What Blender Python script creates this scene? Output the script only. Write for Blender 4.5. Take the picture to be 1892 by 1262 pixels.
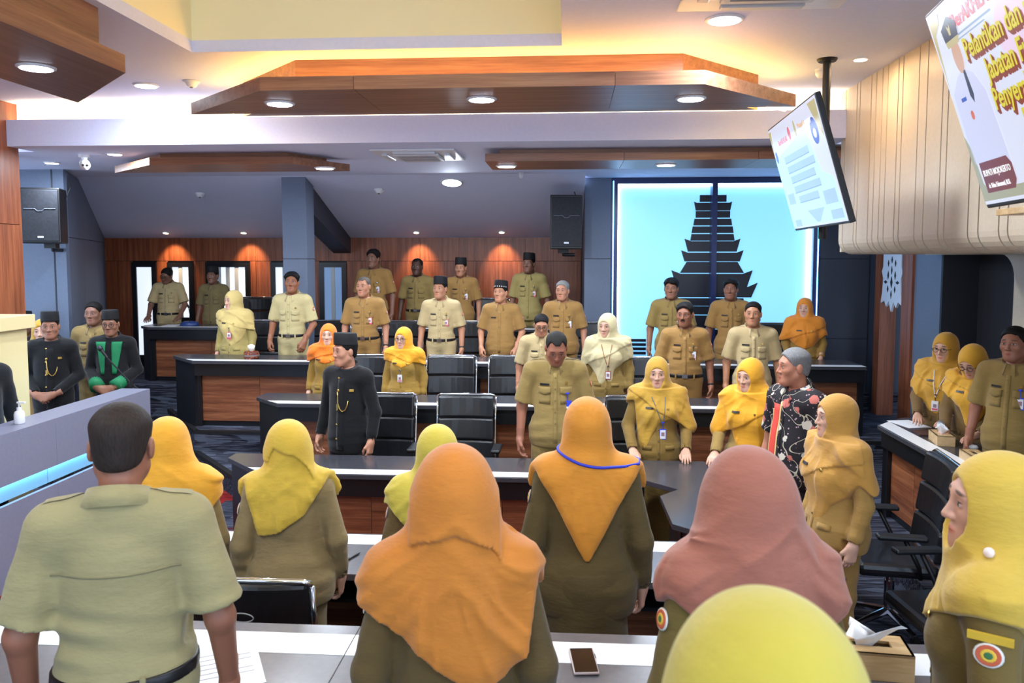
import bpy, bmesh, math, random
import numpy as np
from mathutils import Vector, Matrix, Euler
from mathutils.bvhtree import BVHTree

for _o in list(bpy.data.objects):
    bpy.data.objects.remove(_o, do_unlink=True)
scene = bpy.context.scene
COL = scene.collection

# ------------------------------------------------------------------ camera
F_PX, CX, CY, CAM_H = 1480.0, 946.0, 631.0, 2.32
PITCH, YAW, SHIFT_PX = math.radians(4.2), math.atan(104 / 1480.0), 47.0
cam_data = bpy.data.cameras.new('camera')
cam_data.sensor_width = 36.0
cam_data.lens = 36.0 * F_PX / 1892.0
cam_data.shift_y = -SHIFT_PX / 1892.0
cam_data.clip_start = 0.05
cam_data.dof.use_dof = True
cam_data.dof.focus_distance = 6.6
cam_data.dof.aperture_fstop = 7.0
cam = bpy.data.objects.new('camera', cam_data)
COL.objects.link(cam)
cam.location = (0, 0, CAM_H)
cam.rotation_euler = (math.pi / 2 - PITCH, 0, YAW)
scene.camera = cam

# ------------------------------------------------------------------ world, exposure
world = bpy.data.worlds.new('world')
scene.world = world
world.use_nodes = True
world.node_tree.nodes['Background'].inputs[0].default_value = (0.64, 0.79, 1.0, 1)
world.node_tree.nodes['Background'].inputs[1].default_value = 3.2
scene.view_settings.view_transform = 'Standard'
scene.view_settings.look = 'None'
scene.view_settings.exposure = 0.08
scene.view_settings.gamma = 1.0
scene.view_settings.use_curve_mapping = False

# overall downlight strength (watts of each recessed lamp)
LAMP_W = 36.0

# ------------------------------------------------------------------ small helpers
R = math.radians
_cp, _sp, _cy, _sy = math.cos(PITCH), math.sin(PITCH), math.cos(YAW), math.sin(YAW)
_fw = np.array([-_sy * _cp, _cy * _cp, -_sp]); _rt = np.array([_cy, _sy, 0.0]); _up = np.cross(_rt, _fw)

def x_at(px, Y):
    """world X of image column px for a thing that stands at depth Y (eye level)"""
    d = _fw + _rt * (px - CX) / F_PX
    return d[0] * Y / d[1]

def lin(c):
    """sRGB 0-255 triple -> linear rgba"""
    o = []
    for v in c[:3]:
        v = v / 255.0
        o.append(v / 12.92 if v <= 0.04045 else ((v + 0.055) / 1.055) ** 2.4)
    return (o[0], o[1], o[2], 1.0)

def new_obj(name, data, parent=None, loc=None, rot=None):
    o = bpy.data.objects.new(name, data)
    COL.objects.link(o)
    if parent is not None:
        o.parent = parent
    if loc is not None:
        o.location = loc
    if rot is not None:
        o.rotation_euler = rot
    return o

def tag(o, label, cat, group=None, kind=None):
    o['label'] = label
    if cat:
        o['category'] = cat
    if group:
        o['group'] = group
    if kind:
        o['kind'] = kind
    return o

def empty(name, loc=(0, 0, 0), rz=0.0, label=None, cat=None, group=None):
    o = bpy.data.objects.new(name, None)
    o.empty_display_size = 0.1
    COL.objects.link(o)
    o.location = loc
    o.rotation_euler = (0, 0, rz)
    if label:
        tag(o, label, cat, group)
    return o

def struct(o, label=None):
    o['kind'] = 'structure'
    if label:
        o['label'] = label
    return o

class MB:
    """collects boxes, prisms, tubes and lathes into one mesh"""
    def __init__(self):
        self.v, self.f = [], []
    def add(self, vs, fs):
        n = len(self.v)
        self.v += [tuple(p) for p in vs]
        self.f += [tuple(i + n for i in f) for f in fs]
        return self
    def box(self, x0, x1, y0, y1, z0, z1, M=None):
        vs = [(x, y, z) for z in (z0, z1) for y in (y0, y1) for x in (x0, x1)]
        if M is not None:
            vs = [tuple(M @ Vector(p)) for p in vs]
        return self.add(vs, [(0, 2, 3, 1), (4, 5, 7, 6), (0, 1, 5, 4), (2, 6, 7, 3), (0, 4, 6, 2), (1, 3, 7, 5)])
    def prism(self, poly, z0, z1):
        """poly: counter-clockwise xy list"""
        n = len(poly)
        a = sum(poly[i][0] * poly[(i + 1) % n][1] - poly[(i + 1) % n][0] * poly[i][1] for i in range(n))
        if a < 0:
            poly = poly[::-1]
        vs = [(x, y, z0) for x, y in poly] + [(x, y, z1) for x, y in poly]
        fs = [tuple(range(n))[::-1], tuple(range(n, 2 * n))]
        fs += [(i, (i + 1) % n, n + (i + 1) % n, n + i) for i in range(n)]
        return self.add(vs, fs)
    def tube(self, pts, r, n=8, caps=True):
        pts = [Vector(p) for p in pts]
        rs = r if isinstance(r, (list, tuple)) else [r] * len(pts)
        base = len(self.v)
        prev = None
        for i, p in enumerate(pts):
            t = (pts[min(i + 1, len(pts) - 1)] - pts[max(i - 1, 0)]).normalized()
            if prev is None:
                a = Vector((0, 0, 1)) if abs(t.z) < 0.9 else Vector((1, 0, 0))
                u = t.cross(a).normalized()
            else:
                u = (prev - t * prev.dot(t)).normalized()
            prev = u
            w = t.cross(u)
            for k in range(n):
                an = 2 * math.pi * k / n
                self.v.append(tuple(p + (u * math.cos(an) + w * math.sin(an)) * rs[i]))
        for i in range(len(pts) - 1):
            for k in range(n):
                a, b = base + i * n + k, base + i * n + (k + 1) % n
                self.f.append((a, b, b + n, a + n))
        if caps:
            self.f.append(tuple(base + k for k in range(n))[::-1])
            self.f.append(tuple(base + (len(pts) - 1) * n + k for k in range(n)))
        return self
    def lathe(self, prof, n=20, c=(0, 0, 0), sx=1.0, sy=1.0):
        """prof: (radius, z) from bottom to top"""
        base = len(self.v)
        for r, z in prof:
            for k in range(n):
                a = 2 * math.pi * k / n
                self.v.append((c[0] + r * sx * math.cos(a), c[1] + r * sy * math.sin(a), c[2] + z))
        for i in range(len(prof) - 1):
            for k in range(n):
                a, b = base + i * n + k, base + i * n + (k + 1) % n
                self.f.append((a, b, b + n, a + n))
        self.f.append(tuple(base + k for k in range(n))[::-1])
        self.f.append(tuple(base + (len(prof) - 1) * n + k for k in range(n)))
        return self
    def mesh(self, name, smooth=False):
        me = bpy.data.meshes.new(name)
        me.from_pydata(self.v, [], self.f)
        if smooth:
            me.shade_smooth()
        me.update()
        return me
    def build(self, name, mat=None, parent=None, smooth=False, bevel=0.0, loc=None, rot=None, auto=None):
        me = self.mesh(name, smooth)
        if mat:
            me.materials.append(mat)
        o = new_obj(name, me, parent, loc, rot)
        if bevel:
            m = o.modifiers.new('bevel', 'BEVEL')
            m.width = bevel
            m.segments = 2
            m.limit_method = 'ANGLE'
        return o

def box(name, x0, x1, y0, y1, z0, z1, mat, parent=None, bevel=0.0, loc=None, rot=None):
    return MB().box(x0, x1, y0, y1, z0, z1).build(name, mat, parent, bevel=bevel, loc=loc, rot=rot)

# ------------------------------------------------------------------ materials
MATS = {}

class NT:
    """a few shortcuts around a material's node tree"""
    def __init__(self, name):
        self.m = bpy.data.materials.new(name)
        self.m.use_nodes = True
        self.t = self.m.node_tree
        self.b = self.t.nodes['Principled BSDF']
    def n(self, typ, **kw):
        nd = self.t.nodes.new(typ)
        for k, v in kw.items():
            setattr(nd, k, v)
        return nd
    def l(self, a, b):
        self.t.links.new(a, b)
    def math(self, op, a, b=None, c=None, clamp=False):
        nd = self.n('ShaderNodeMath', operation=op, use_clamp=clamp)
        for i, v in enumerate((a, b, c)):
            if v is None:
                continue
            if isinstance(v, (int, float)):
                nd.inputs[i].default_value = v
            else:
                self.l(v, nd.inputs[i])
        return nd.outputs[0]
    def mix(self, fac, a, b, mode='MIX'):
        nd = self.n('ShaderNodeMix', data_type='RGBA', blend_type=mode)
        for s, v in ((nd.inputs['Factor'], fac), (nd.inputs['A'], a), (nd.inputs['B'], b)):
            pass
        ins = [i for i in nd.inputs if i.enabled]
        for i, v in zip((0, 1, 2), (fac, a, b)):
            if isinstance(v, (int, float)):
                ins[i].default_value = v
            elif isinstance(v, tuple):
                ins[i].default_value = v
            else:
                self.l(v, ins[i])
        return [o for o in nd.outputs if o.enabled][0]
    def noise(self, vec, scale, detail=3.0, rough=0.5):
        nd = self.n('ShaderNodeTexNoise')
        nd.inputs['Scale'].default_value = scale
        nd.inputs['Detail'].default_value = detail
        nd.inputs['Roughness'].default_value = rough
        if vec is not None:
            self.l(vec, nd.inputs['Vector'])
        return nd.outputs['Fac']
    def map(self, vec, scale=(1, 1, 1), rot=(0, 0, 0), loc=(0, 0, 0)):
        nd = self.n('ShaderNodeMapping')
        nd.inputs['Scale'].default_value = scale
        nd.inputs['Rotation'].default_value = rot
        nd.inputs['Location'].default_value = loc
        self.l(vec, nd.inputs['Vector'])
        return nd.outputs[0]
    def ramp(self, fac, stops):
        nd = self.n('ShaderNodeValToRGB')
        el = nd.color_ramp.elements
        while len(el) < len(stops):
            el.new(0.5)
        for e, (p, c) in zip(el, stops):
            e.position = p
            e.color = c
        self.l(fac, nd.inputs[0])
        return nd.outputs[0]
    def bump(self, h, strength=0.3, dist=0.002):
        nd = self.n('ShaderNodeBump')
        nd.inputs['Strength'].default_value = strength
        nd.inputs['Distance'].default_value = dist
        self.l(h, nd.inputs['Height'])
        self.l(nd.outputs[0], self.b.inputs['Normal'])
    def obj(self):
        return self.n('ShaderNodeTexCoord').outputs['Object']
    def geo(self):
        return self.n('ShaderNodeNewGeometry').outputs['Position']

def plain(name, c, rough=0.5, metal=0.0, spec=0.5, noise=0.0, coat=0.0):
    if name in MATS:
        return MATS[name]
    t = NT(name)
    t.b.inputs['Base Color'].default_value = lin(c)
    t.b.inputs['Roughness'].default_value = rough
    t.b.inputs['Metallic'].default_value = metal
    t.b.inputs['Specular IOR Level'].default_value = spec
    t.b.inputs['Coat Weight'].default_value = coat
    if noise:
        n = t.noise(t.obj(), 40, 4)
        c0 = lin([max(0, v * (1 - noise)) for v in c]); c1 = lin([min(255, v * (1 + noise)) for v in c])
        t.l(t.ramp(n, [(0.3, c0), (0.7, c1)]), t.b.inputs['Base Color'])
        t.bump(n, 0.15, 0.001)
    MATS[name] = t.m
    return t.m

def glow(name, c, strength):
    if name in MATS:
        return MATS[name]
    t = NT(name)
    t.b.inputs['Base Color'].default_value = lin(c)
    t.b.inputs['Emission Color'].default_value = lin(c)
    t.b.inputs['Emission Strength'].default_value = strength
    MATS[name] = t.m
    return t.m

def wood(name, dark, mid, light, axis='z', rough=0.38, scale=1.0):
    """laminate with grain running along the given axis; each panel gets its own shift"""
    t = NT(name)
    s = {'z': (14, 14, 0.55), 'x': (0.55, 14, 14), 'y': (14, 0.55, 14)}[axis]
    inf = t.n('ShaderNodeObjectInfo')
    add = t.n('ShaderNodeVectorMath', operation='MULTIPLY_ADD')
    t.l(inf.outputs['Random'], add.inputs[0])
    add.inputs[1].default_value = (7.3, 3.1, 9.7)
    t.l(t.geo(), add.inputs[2])
    v = t.map(add.outputs[0], tuple(k * scale for k in s))
    n1 = t.noise(v, 1.6, 5, 0.6)
    n2 = t.noise(v, 9.0, 4, 0.55)
    f = t.math('MULTIPLY_ADD', n2, 0.35, t.math('MULTIPLY', n1, 0.75))
    col = t.ramp(f, [(0.33, lin(dark)), (0.52, lin(mid)), (0.72, lin(light))])
    t.l(col, t.b.inputs['Base Color'])
    t.b.inputs['Roughness'].default_value = rough
    t.bump(n2, 0.08, 0.001)
    return t.m

M_WHITE = plain('ceiling_white', (220, 224, 252), 0.75, noise=0.01)
M_CREAM = plain('warm_white', (246, 238, 200), 0.8)
M_SLATE = plain('slate_panel', (104, 116, 138), 0.6, noise=0.02)
M_SLATE_D = plain('slate_dark', (52, 58, 72), 0.55, noise=0.03)
M_BLACK = plain('black_laminate', (24, 25, 29), 0.28)
M_BLACKM = plain('black_matt', (14, 14, 16), 0.55)
M_TOP = plain('tabletop_charcoal', (62, 62, 68), 0.22, noise=0.03)
M_TOPG = plain('tabletop_grey', (92, 90, 94), 0.25, noise=0.03)
M_STRIPE = plain('white_inlay', (236, 238, 240), 0.25)
M_CHROME = plain('chrome', (210, 212, 216), 0.12, metal=1.0)
M_LEATHER = plain('black_leather', (26, 27, 31), 0.32, noise=0.12, coat=0.15)
M_PLASTIC = plain('black_plastic', (22, 23, 26), 0.42)
M_GREYP = plain('grey_desk', (128, 130, 150), 0.4, noise=0.02)
M_WOOD_V = wood('wood_wall', (92, 48, 30), (134, 72, 44), (166, 98, 62), 'z')
M_WOOD_H = wood('wood_desk', (84, 46, 30), (124, 72, 46), (164, 106, 72), 'x')
M_WOOD_HY = wood('wood_desk_side', (84, 46, 30), (128, 72, 44), (166, 104, 66), 'y')
M_WOOD_C = wood('wood_ceiling', (108, 68, 48), (140, 92, 66), (166, 116, 84), 'x')
M_WOOD_CY = wood('wood_ceiling_side', (96, 62, 48), (126, 84, 64), (150, 104, 80), 'y')
M_PALE = wood('pale_wood', (176, 142, 96), (204, 168, 118), (220, 190, 140), 'x')
M_SLAT = plain('cream_slat', (212, 196, 172), 0.45, noise=0.015)
M_GROOVE = plain('groove_brown', (70, 54, 44), 0.7)
M_GOLD = plain('gold', (214, 176, 96), 0.3, metal=1.0)
M_PAPER = plain('white_paper', (240, 240, 242), 0.7)
M_WHITEPL = plain('white_plastic', (232, 232, 236), 0.4)
M_LAMP = glow('lamp_white', (226, 234, 255), 14.0)
M_LAMP_WARM = glow('lamp_warm', (255, 226, 180), 10.0)
M_LED_WARM = glow('led_warm', (255, 222, 150), 36.0)
M_LED_RAFT = glow('led_raft', (255, 206, 108), 55.0)
M_LED_CREAM = glow('led_cream', (255, 250, 238), 20.0)
M_LED_BLUE = glow('led_blue', (96, 190, 255), 10.0)
# ================================================================== the room
CEIL, LOWC = 3.72, 3.32          # main ceiling, lower rear ceiling
BEAM_Y, COVE_Y = 7.0, 7.17
BACK_Y = 12.2
RIGHT_X = 2.32                   # face of the slatted bulkhead
LEFT_X = -5.07                   # wood clad left wall

# floor with carpet tiles -------------------------------------------------
def carpet(name, reds):
    t = NT(name)
    inf = t.n('ShaderNodeObjectInfo')
    rnd = inf.outputs['Random']
    add = t.n('ShaderNodeVectorMath', operation='MULTIPLY_ADD')
    t.l(rnd, add.inputs[0]); add.inputs[1].default_value = (13.0, 29.0, 7.0); t.l(t.geo(), add.inputs[2])
    streak = t.noise(t.map(add.outputs[0], (3.5, 60, 60)), 1.0, 3, 0.6)
    blot = t.noise(t.map(add.outputs[0], (2.2, 7, 9)), 1.0, 2)
    base = t.ramp(streak, [(0.35, lin((26, 26, 34))), (0.5, lin((52, 54, 66))), (0.68, lin((96, 98, 112)))])
    if reds:
        red = t.ramp(streak, [(0.3, lin((60, 20, 24))), (0.55, lin((138, 36, 34))), (0.75, lin((176, 70, 60)))])
        w = t.math('ADD', t.math('MULTIPLY', rnd, 0.7), t.math('MULTIPLY', blot, 0.6))
        base = t.mix(t.math('GREATER_THAN', w, 0.58), base, red)
    else:
        lightc = t.ramp(streak, [(0.3, lin((60, 66, 80))), (0.7, lin((98, 104, 120)))])
        base = t.mix(t.math('GREATER_THAN', blot, 0.56), base, lightc)
    t.l(base, t.b.inputs['Base Color'])
    t.b.inputs['Roughness'].default_value = 0.95
    t.b.inputs['Specular IOR Level'].default_value = 0.1
    t.bump(t.noise(t.geo(), 700, 2), 0.4, 0.002)
    return t.m
M_CARPET = carpet('carpet_red_grey', True)
M_CARPET_G = carpet('carpet_grey', False)

floor = box('floor', -9.5, 7.0, -4.0, 13.0, -0.2, -0.012, M_CARPET_G)
struct(floor, 'dark red and grey patchwork carpet floor')
def grid_tile_mesh(w, d, h):
    return MB().box(0, w - 0.002, 0, d - 0.002, -0.012, h).mesh('carpet_tile')
_tile = grid_tile_mesh(0.5, 0.25, 0.0)
_tile.materials.append(M_CARPET)
for j in range(14):
    for i in range(12):
        new_obj('carpet_tile', _tile, floor, (-5.0 + 0.5 * i + (0.25 if j % 2 else 0), 4.3 + 0.25 * j, 0))
for j in range(4):
    for i in range(4):
        new_obj('carpet_tile', _tile, floor, (0.9 + 0.5 * i + (0.25 if j % 2 else 0), 3.3 + 0.25 * j, 0))

# platforms (tiers) ---------------------------------------------------------
def platform(name, poly, z0, z1, label):
    o = MB().prism(poly, z0, z1).build(name, M_CARPET_G)
    struct(o, label)
    n = len(poly)
    a = sum(poly[i][0] * poly[(i + 1) % n][1] - poly[(i + 1) % n][0] * poly[i][1] for i in range(n))
    return o
TIER2 = [(-2.95, 7.1), (1.95, 7.1), (2.3, 6.75), (2.3, 2.0), (6.5, 2.0), (6.5, 8.4), (-4.1, 8.4)]
TIER3 = [(-4.08, 8.4), (6.5, 8.4), (6.5, 10.2), (-5.3, 10.2), (-5.0, 9.6)]
TIER4 = [(-6.4, 10.2), (6.5, 10.2), (6.5, 12.2), (-6.4, 12.2)]
platform('floor_platform', TIER2, -0.012, 0.20, 'low carpeted platform under the second curved row of desks')
platform('floor_platform', TIER3, -0.012, 0.42, 'carpeted platform under the third row of desks')
platform('floor_platform', TIER4, -0.012, 0.62, 'top carpeted platform along the wood back wall')
platform('floor_platform', [(-3.4, -0.9), (2.2, -0.9), (2.2, 2.85), (-3.4, 2.85)], -0.012, 0.28, 'carpeted platform under the nearest desk row')
platform('floor_platform', [(-3.4, -3.9), (2.2, -3.9), (2.2, 1.35), (-3.4, 1.35)], 0.28, 0.46, 'upper carpeted platform behind the nearest desk row')
# black nosings along the platform fronts
for k, (poly, z) in enumerate(((TIER2, 0.20), (TIER3, 0.42))):
    m = MB()
    seq = [poly[-1]] + poly[:3] if k == 0 else [poly[-1]] + poly[:2]
    for a, b in zip(seq[:-1], seq[1:]):
        va, vb = Vector((a[0], a[1], z)), Vector((b[0], b[1], z))
        d = (vb - va).normalized(); nrm = Vector((d.y, -d.x, 0))
        m.add([va + nrm * .006 + Vector((0, 0, -.03)), vb + nrm * .006 + Vector((0, 0, -.03)), vb - nrm * .05 + Vector((0, 0, -.03)), va - nrm * .05 + Vector((0, 0, -.03)),
               va + nrm * .006 + Vector((0, 0, .006)), vb + nrm * .006 + Vector((0, 0, .006)), vb - nrm * .05 + Vector((0, 0, .006)), va - nrm * .05 + Vector((0, 0, .006))],
              [(0, 3, 2, 1), (4, 5, 6, 7), (0, 1, 5, 4), (2, 3, 7, 6), (0, 4, 7, 3), (1, 2, 6, 5)])
    struct(m.build('trim_%d' % (k + 1), M_BLACKM), 'black step nosing')

# main ceiling with a raised recess ------------------------------------------
RX0, RX1, RY0, RY1, RZ = -2.58, -0.05, 0.4, 5.44, 4.35
m = MB()
m.box(-5.2, RX0, -4.0, COVE_Y, CEIL, CEIL + .08)
m.box(RX1, 2.6, -4.0, COVE_Y, CEIL, CEIL + .08)
m.box(RX0, RX1, RY1, COVE_Y, CEIL, CEIL + .08)
m.box(RX0, RX1, -4.0, RY0, CEIL, CEIL + .08)
ceiling = struct(m.build('ceiling', M_WHITE), 'pale lavender white ceiling with a raised recess')
m = MB()
t_ = .05
m.box(RX0 - t_, RX0, RY0, RY1, CEIL + .08, RZ); m.box(RX1, RX1 + t_, RY0, RY1, CEIL + .08, RZ)
m.box(RX0, RX1, RY1, RY1 + t_, CEIL + .08, RZ); m.box(RX0, RX1, RY0 - t_, RY0, CEIL + .08, RZ)
m.box(RX0, RX1, RY0, RY1, RZ, RZ + t_)
m.build('ceiling_recess', M_CREAM, ceiling)
# warm light strips inside the recess, on a ledge round its upper edge
m = MB()
m.box(RX0 + .25, RX1 - .25, RY0 + .1, RY0 + .16, CEIL + .10, CEIL + .13)
m.box(RX1 - .06, RX1 - .02, RY0 + .3, 4.0, CEIL + .09, CEIL + .12)
m.build('led_strip', M_LED_CREAM, ceiling)

# dropped beam with a light cove -------------------------------------------------
m = MB()
m.box(LEFT_X, 2.36, BEAM_Y, BEAM_Y + .04, LOWC, 3.555)        # lip
m.box(LEFT_X, 2.36, BEAM_Y + .04, COVE_Y + .2, LOWC, LOWC + .16)  # trough floor
m.box(LEFT_X, 2.36, COVE_Y, COVE_Y + .2, LOWC + .16, CEIL + .08)  # cove back
struct(m.build('wall_beam', M_WHITE), 'white dropped beam with glowing warm cove')
box('led_strip', LEFT_X + .05, 2.3, BEAM_Y + .055, BEAM_Y + .085, 3.482, 3.50, M_LED_WARM, bpy.data.objects['wall_beam'])
# low rear ceiling and the slope behind it
SL_Y0, SL_Z1 = 9.7, 2.62
m = MB()
m.box(-8.0, 6.5, COVE_Y + .2, SL_Y0, LOWC, LOWC + .08)
m.box(.2, 6.5, SL_Y0, 11.0, LOWC, LOWC + .08)
m.add([(-8, SL_Y0, LOWC), (.2, SL_Y0, LOWC), (.2, BACK_Y + .1, SL_Z1 - .028), (-8, BACK_Y + .1, SL_Z1 - .028),
       (-8, SL_Y0, LOWC + .08), (.2, SL_Y0, LOWC + .08), (.2, BACK_Y + .1, SL_Z1 + .05), (-8, BACK_Y + .1, SL_Z1 + .05)],
      [(0, 3, 2, 1), (4, 5, 6, 7), (0, 1, 5, 4), (2, 3, 7, 6), (0, 4, 7, 3), (1, 2, 6, 5)])
struct(m.build('ceiling_rear', M_WHITE), 'lower rear ceiling sloping down to the back wall')
def slope_z(y):
    return LOWC + (SL_Z1 - LOWC) * (y - SL_Y0) / (BACK_Y - SL_Y0)

# back wall of wood panels with black framed windows ---------------------------------
wall_back = struct(box('wall_back', -7.6, 0.22, BACK_Y + .03, BACK_Y + .2, 0, 2.75, M_BLACKM), 'wood panelled back wall with narrow windows')
WIN = [(-6.86, -6.46, 0.70, 2.24), (-6.28, -5.86, 1.3, 2.24), (-5.66, -4.95, 1.3, 2.24), (-4.62, -4.18, 1.3, 2.24), (-3.85, -3.42, 0.9, 2.24)]
xs_ = -7.45
random.seed(3)
panels = []
while xs_ < 0.2:
    w = random.choice((0.3, 0.42, 0.55, 0.6))
    x1 = min(xs_ + w, 0.2)
    panels.append((xs_, x1)); xs_ = x1
for a, b in panels:
    box('wood_panel', a + .002, b - .002, BACK_Y, BACK_Y + .03, 2.262, 2.66, M_WOOD_V, wall_back)
    segs = [(a, b)]
    for wx0, wx1, z0, z1 in WIN:
        ns = []
        for s0, s1 in segs:
            if s1 <= wx0 or s0 >= wx1:
                ns.append((s0, s1)); continue
            if s0 < wx0: ns.append((s0, wx0))
            if s1 > wx1: ns.append((wx1, s1))
        segs = ns
    for s0, s1 in segs:
        if s1 - s0 > .02:
            box('wood_panel', s0 + .002, s1 - .002, BACK_Y, BACK_Y + .03, 0.62, 2.256, M_WOOD_V, wall_back)
M_DAY = glow('daylight_pane', (226, 236, 250), 0.9)
M_DAY2 = glow('daylight_pane_dim', (120, 150, 190), 0.5)
for i, (a, b, z0, z1) in enumerate(WIN):
    w_ = empty('window_%d' % (i + 1), ((a + b) / 2, BACK_Y, z0)); struct(w_, 'narrow black framed window in the wood back wall')
    hw = (b - a) / 2; h = z1 - z0; f = .075
    m = MB()
    m.box(-hw, -hw + f, -.03, .03, 0, h); m.box(hw - f, hw, -.03, .03, 0, h)
    m.box(-hw + f, hw - f, -.03, .03, h - f, h); m.box(-hw + f, hw - f, -.03, .03, 0, f)
    m.build('window_frame', M_BLACK, w_)
    box('pane', -hw + f, hw - f, -.005, .028, f, h - f, M_DAY2 if i == 4 else M_DAY, w_)
    for k in range(3 if i in (2,) else 1):
        x = -hw + f + (2 * hw - 2 * f) * (k + 1) / (4 if i == 2 else 2)
        if i != 0:
            box('curtain_fold', x - .03, x + .03, -.022, -.006, f, h - f, plain('pale_blind', (206, 212, 214), .8), w_)

# left rear wall: angled slate panels --------------------------------------------------
LW = [(-5.75, 8.9), (-7.32, 12.25)]
d_ = (Vector(LW[1]) - Vector(LW[0])); Lw = d_.length; ang = math.atan2(d_.y, d_.x)
wl = struct(box('wall_left_rear', 0, Lw, .03, .16, 0, 3.35, M_SLATE_D, None, loc=(LW[0][0], LW[0][1], 0), rot=(0, 0, ang)), 'dark slate panelled angled wall at the left rear')
for (a, b) in ((0, 1.25), (1.25, 2.7), (2.7, Lw)):
    for (z0, z1) in ((0.0, 1.48), (1.48, 2.55), (2.55, 3.3)):
        box('slate_panel', a + .004, b - .004, 0, .03, z0 + .004, z1 - .004, M_SLATE, wl)
wl2 = struct(box('wall_left_return', -8.0, -5.75, 8.84, 8.9, 0, 3.34, M_SLATE), 'slate wall return')
# wood clad left wall
wall_left = struct(box('wall_left', LEFT_X - .2, LEFT_X - .03, -4.0, 7.1, 0, CEIL, M_BLACKM), 'left wall clad in vertical wood panels')
for i in range(9):
    y1 = 7.12 - i * 0.62
    for z0, z1 in ((0, 1.05), (1.05, 2.62), (2.62, CEIL)):
        box('wood_panel', LEFT_X - .03, LEFT_X, y1 - .618, y1, z0 + .003, z1 - .003, M_WOOD_V, wall_left)
box('end_panel', LEFT_X - .2, LEFT_X, 7.12, 7.15, 0, CEIL, M_WOOD_V, wall_left)

# column with its raking beam ------------------------------------------------------------
cx0, cx1 = x_at(525, 9.75), x_at(569, 9.75)
colm = struct(box('wall_column', cx0, cx1, 9.75, 10.06, 0.3, slope_z(9.75), M_SLATE, bevel=.004), 'slate grey square column with a raking beam')
box('column_joint', cx0 - .002, cx1 + .002, 9.748, 10.062, 2.295, 2.303, M_BLACKM, colm)
m = MB()
b0, b1 = 10.06, BACK_Y
ax0, ax1 = cx0 + .02, cx1 - .02
m.add([(ax0, b0, slope_z(b0) - .34), (ax1, b0, slope_z(b0) - .34), (ax1 - .1, b1, SL_Z1 - .24), (ax0 - .1, b1, SL_Z1 - .24),
       (ax0, b0, slope_z(b0)), (ax1, b0, slope_z(b0)), (ax1 - .1, b1, SL_Z1), (ax0 - .1, b1, SL_Z1)],
      [(0, 3, 2, 1), (4, 5, 6, 7), (0, 1, 5, 4), (2, 3, 7, 6), (0, 4, 7, 3), (1, 2, 6, 5)])
m.build('raking_beam', M_SLATE_D, colm)

# right rear block: slate wall that carries the lit temple sign --------------------------------
SY = 10.3
bx0, bx1, bz0, bz1 = 0.57, 3.10, 0.95, 3.30
m = MB()
m.box(0.2, bx0 - .03, SY, SY + .1, .3, LOWC); m.box(bx1 + .03, 4.2, SY, SY + .1, .3, LOWC)
m.box(bx0 - .03, bx1 + .03, SY, SY + .1, bz1 + .03, LOWC); m.box(bx0 - .03, bx1 + .03, SY, SY + .1, .3, bz0 - .03)
m.box(.2, .3, SY + .1, BACK_Y + .03, .3, LOWC); m.box(.3, 4.2, SY + .38, SY + .42, .3, LOWC)
wrr = struct(m.build('wall_right_rear', M_SLATE_D), 'slate panelled wall around the lit temple sign')
for x0, x1, mt in ((0.2, bx0 - .03, M_SLATE), (bx1 + .03, 3.74, M_SLATE_D)):
    for z0, z1 in ((.3, 1.3), (1.3, 2.30), (2.30, LOWC)):
        box('slate_panel', x0 + .004, x1 - .004, SY - .025, SY, z0 + .004, z1 - .004, mt, wrr)

# lit sign ------------------------------------------------------------------------
sign = empty('temple_light_box', ((bx0 + bx1) / 2, SY, bz0), 0, 'large blue-white backlit panel with a black stepped temple silhouette', 'light box')
t = NT('lightbox_face')
# evenly lit pane of frosted blue glass
t.b.inputs['Base Color'].default_value = lin((150, 200, 236)); t.b.inputs['Roughness'].default_value = .3
t.b.inputs['Emission Color'].default_value = lin((128, 206, 255)); t.b.inputs['Emission Strength'].default_value = 0.95
M_BOXFACE = t.m
W2, HH = (bx1 - bx0) / 2, bz1 - bz0
box('panel', -W2, W2, .16, .19, 0, HH, M_BOXFACE, sign)
M_BLUEF = plain('blue_frame', (30, 44, 96), .3)
m = MB(); f = .05
m.box(-W2 - .03, -W2 + f, -.03, .19, -.03, HH + .03); m.box(W2 - f, W2 + .03, -.03, .19, -.03, HH + .03)
m.box(-W2 + f, W2 - f, -.03, .19, HH - .055, HH + .03); m.box(-W2 + f, W2 - f, -.03, .19, -.03, .04)
m.build('frame', M_BLUEF, sign)
M_LEDW = glow('led_cool', (190, 224, 255), 14.0)
m = MB()
m.box(-W2 + f + .002, -W2 + f + .02, .12, .14, .05, HH - .06); m.box(W2 - f - .02, W2 - f - .002, .12, .14, .05, HH - .06)
m.box(-W2 + f, W2 - f, .12, .14, HH - .075, HH - .057)
m.build('led_strip', M_LEDW, sign)
box('led_line', -W2 - .012, -W2 + .0, -.036, -.03, .3, HH - .02, M_LED_BLUE, sign)
box('led_line', W2 + .0, W2 + .012, -.036, -.03, .3, HH - .02, M_LED_BLUE, sign)
box('mullion', -.032, .032, .0, .16, 0.03, HH - .05, M_BLUEF, sign)
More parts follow.
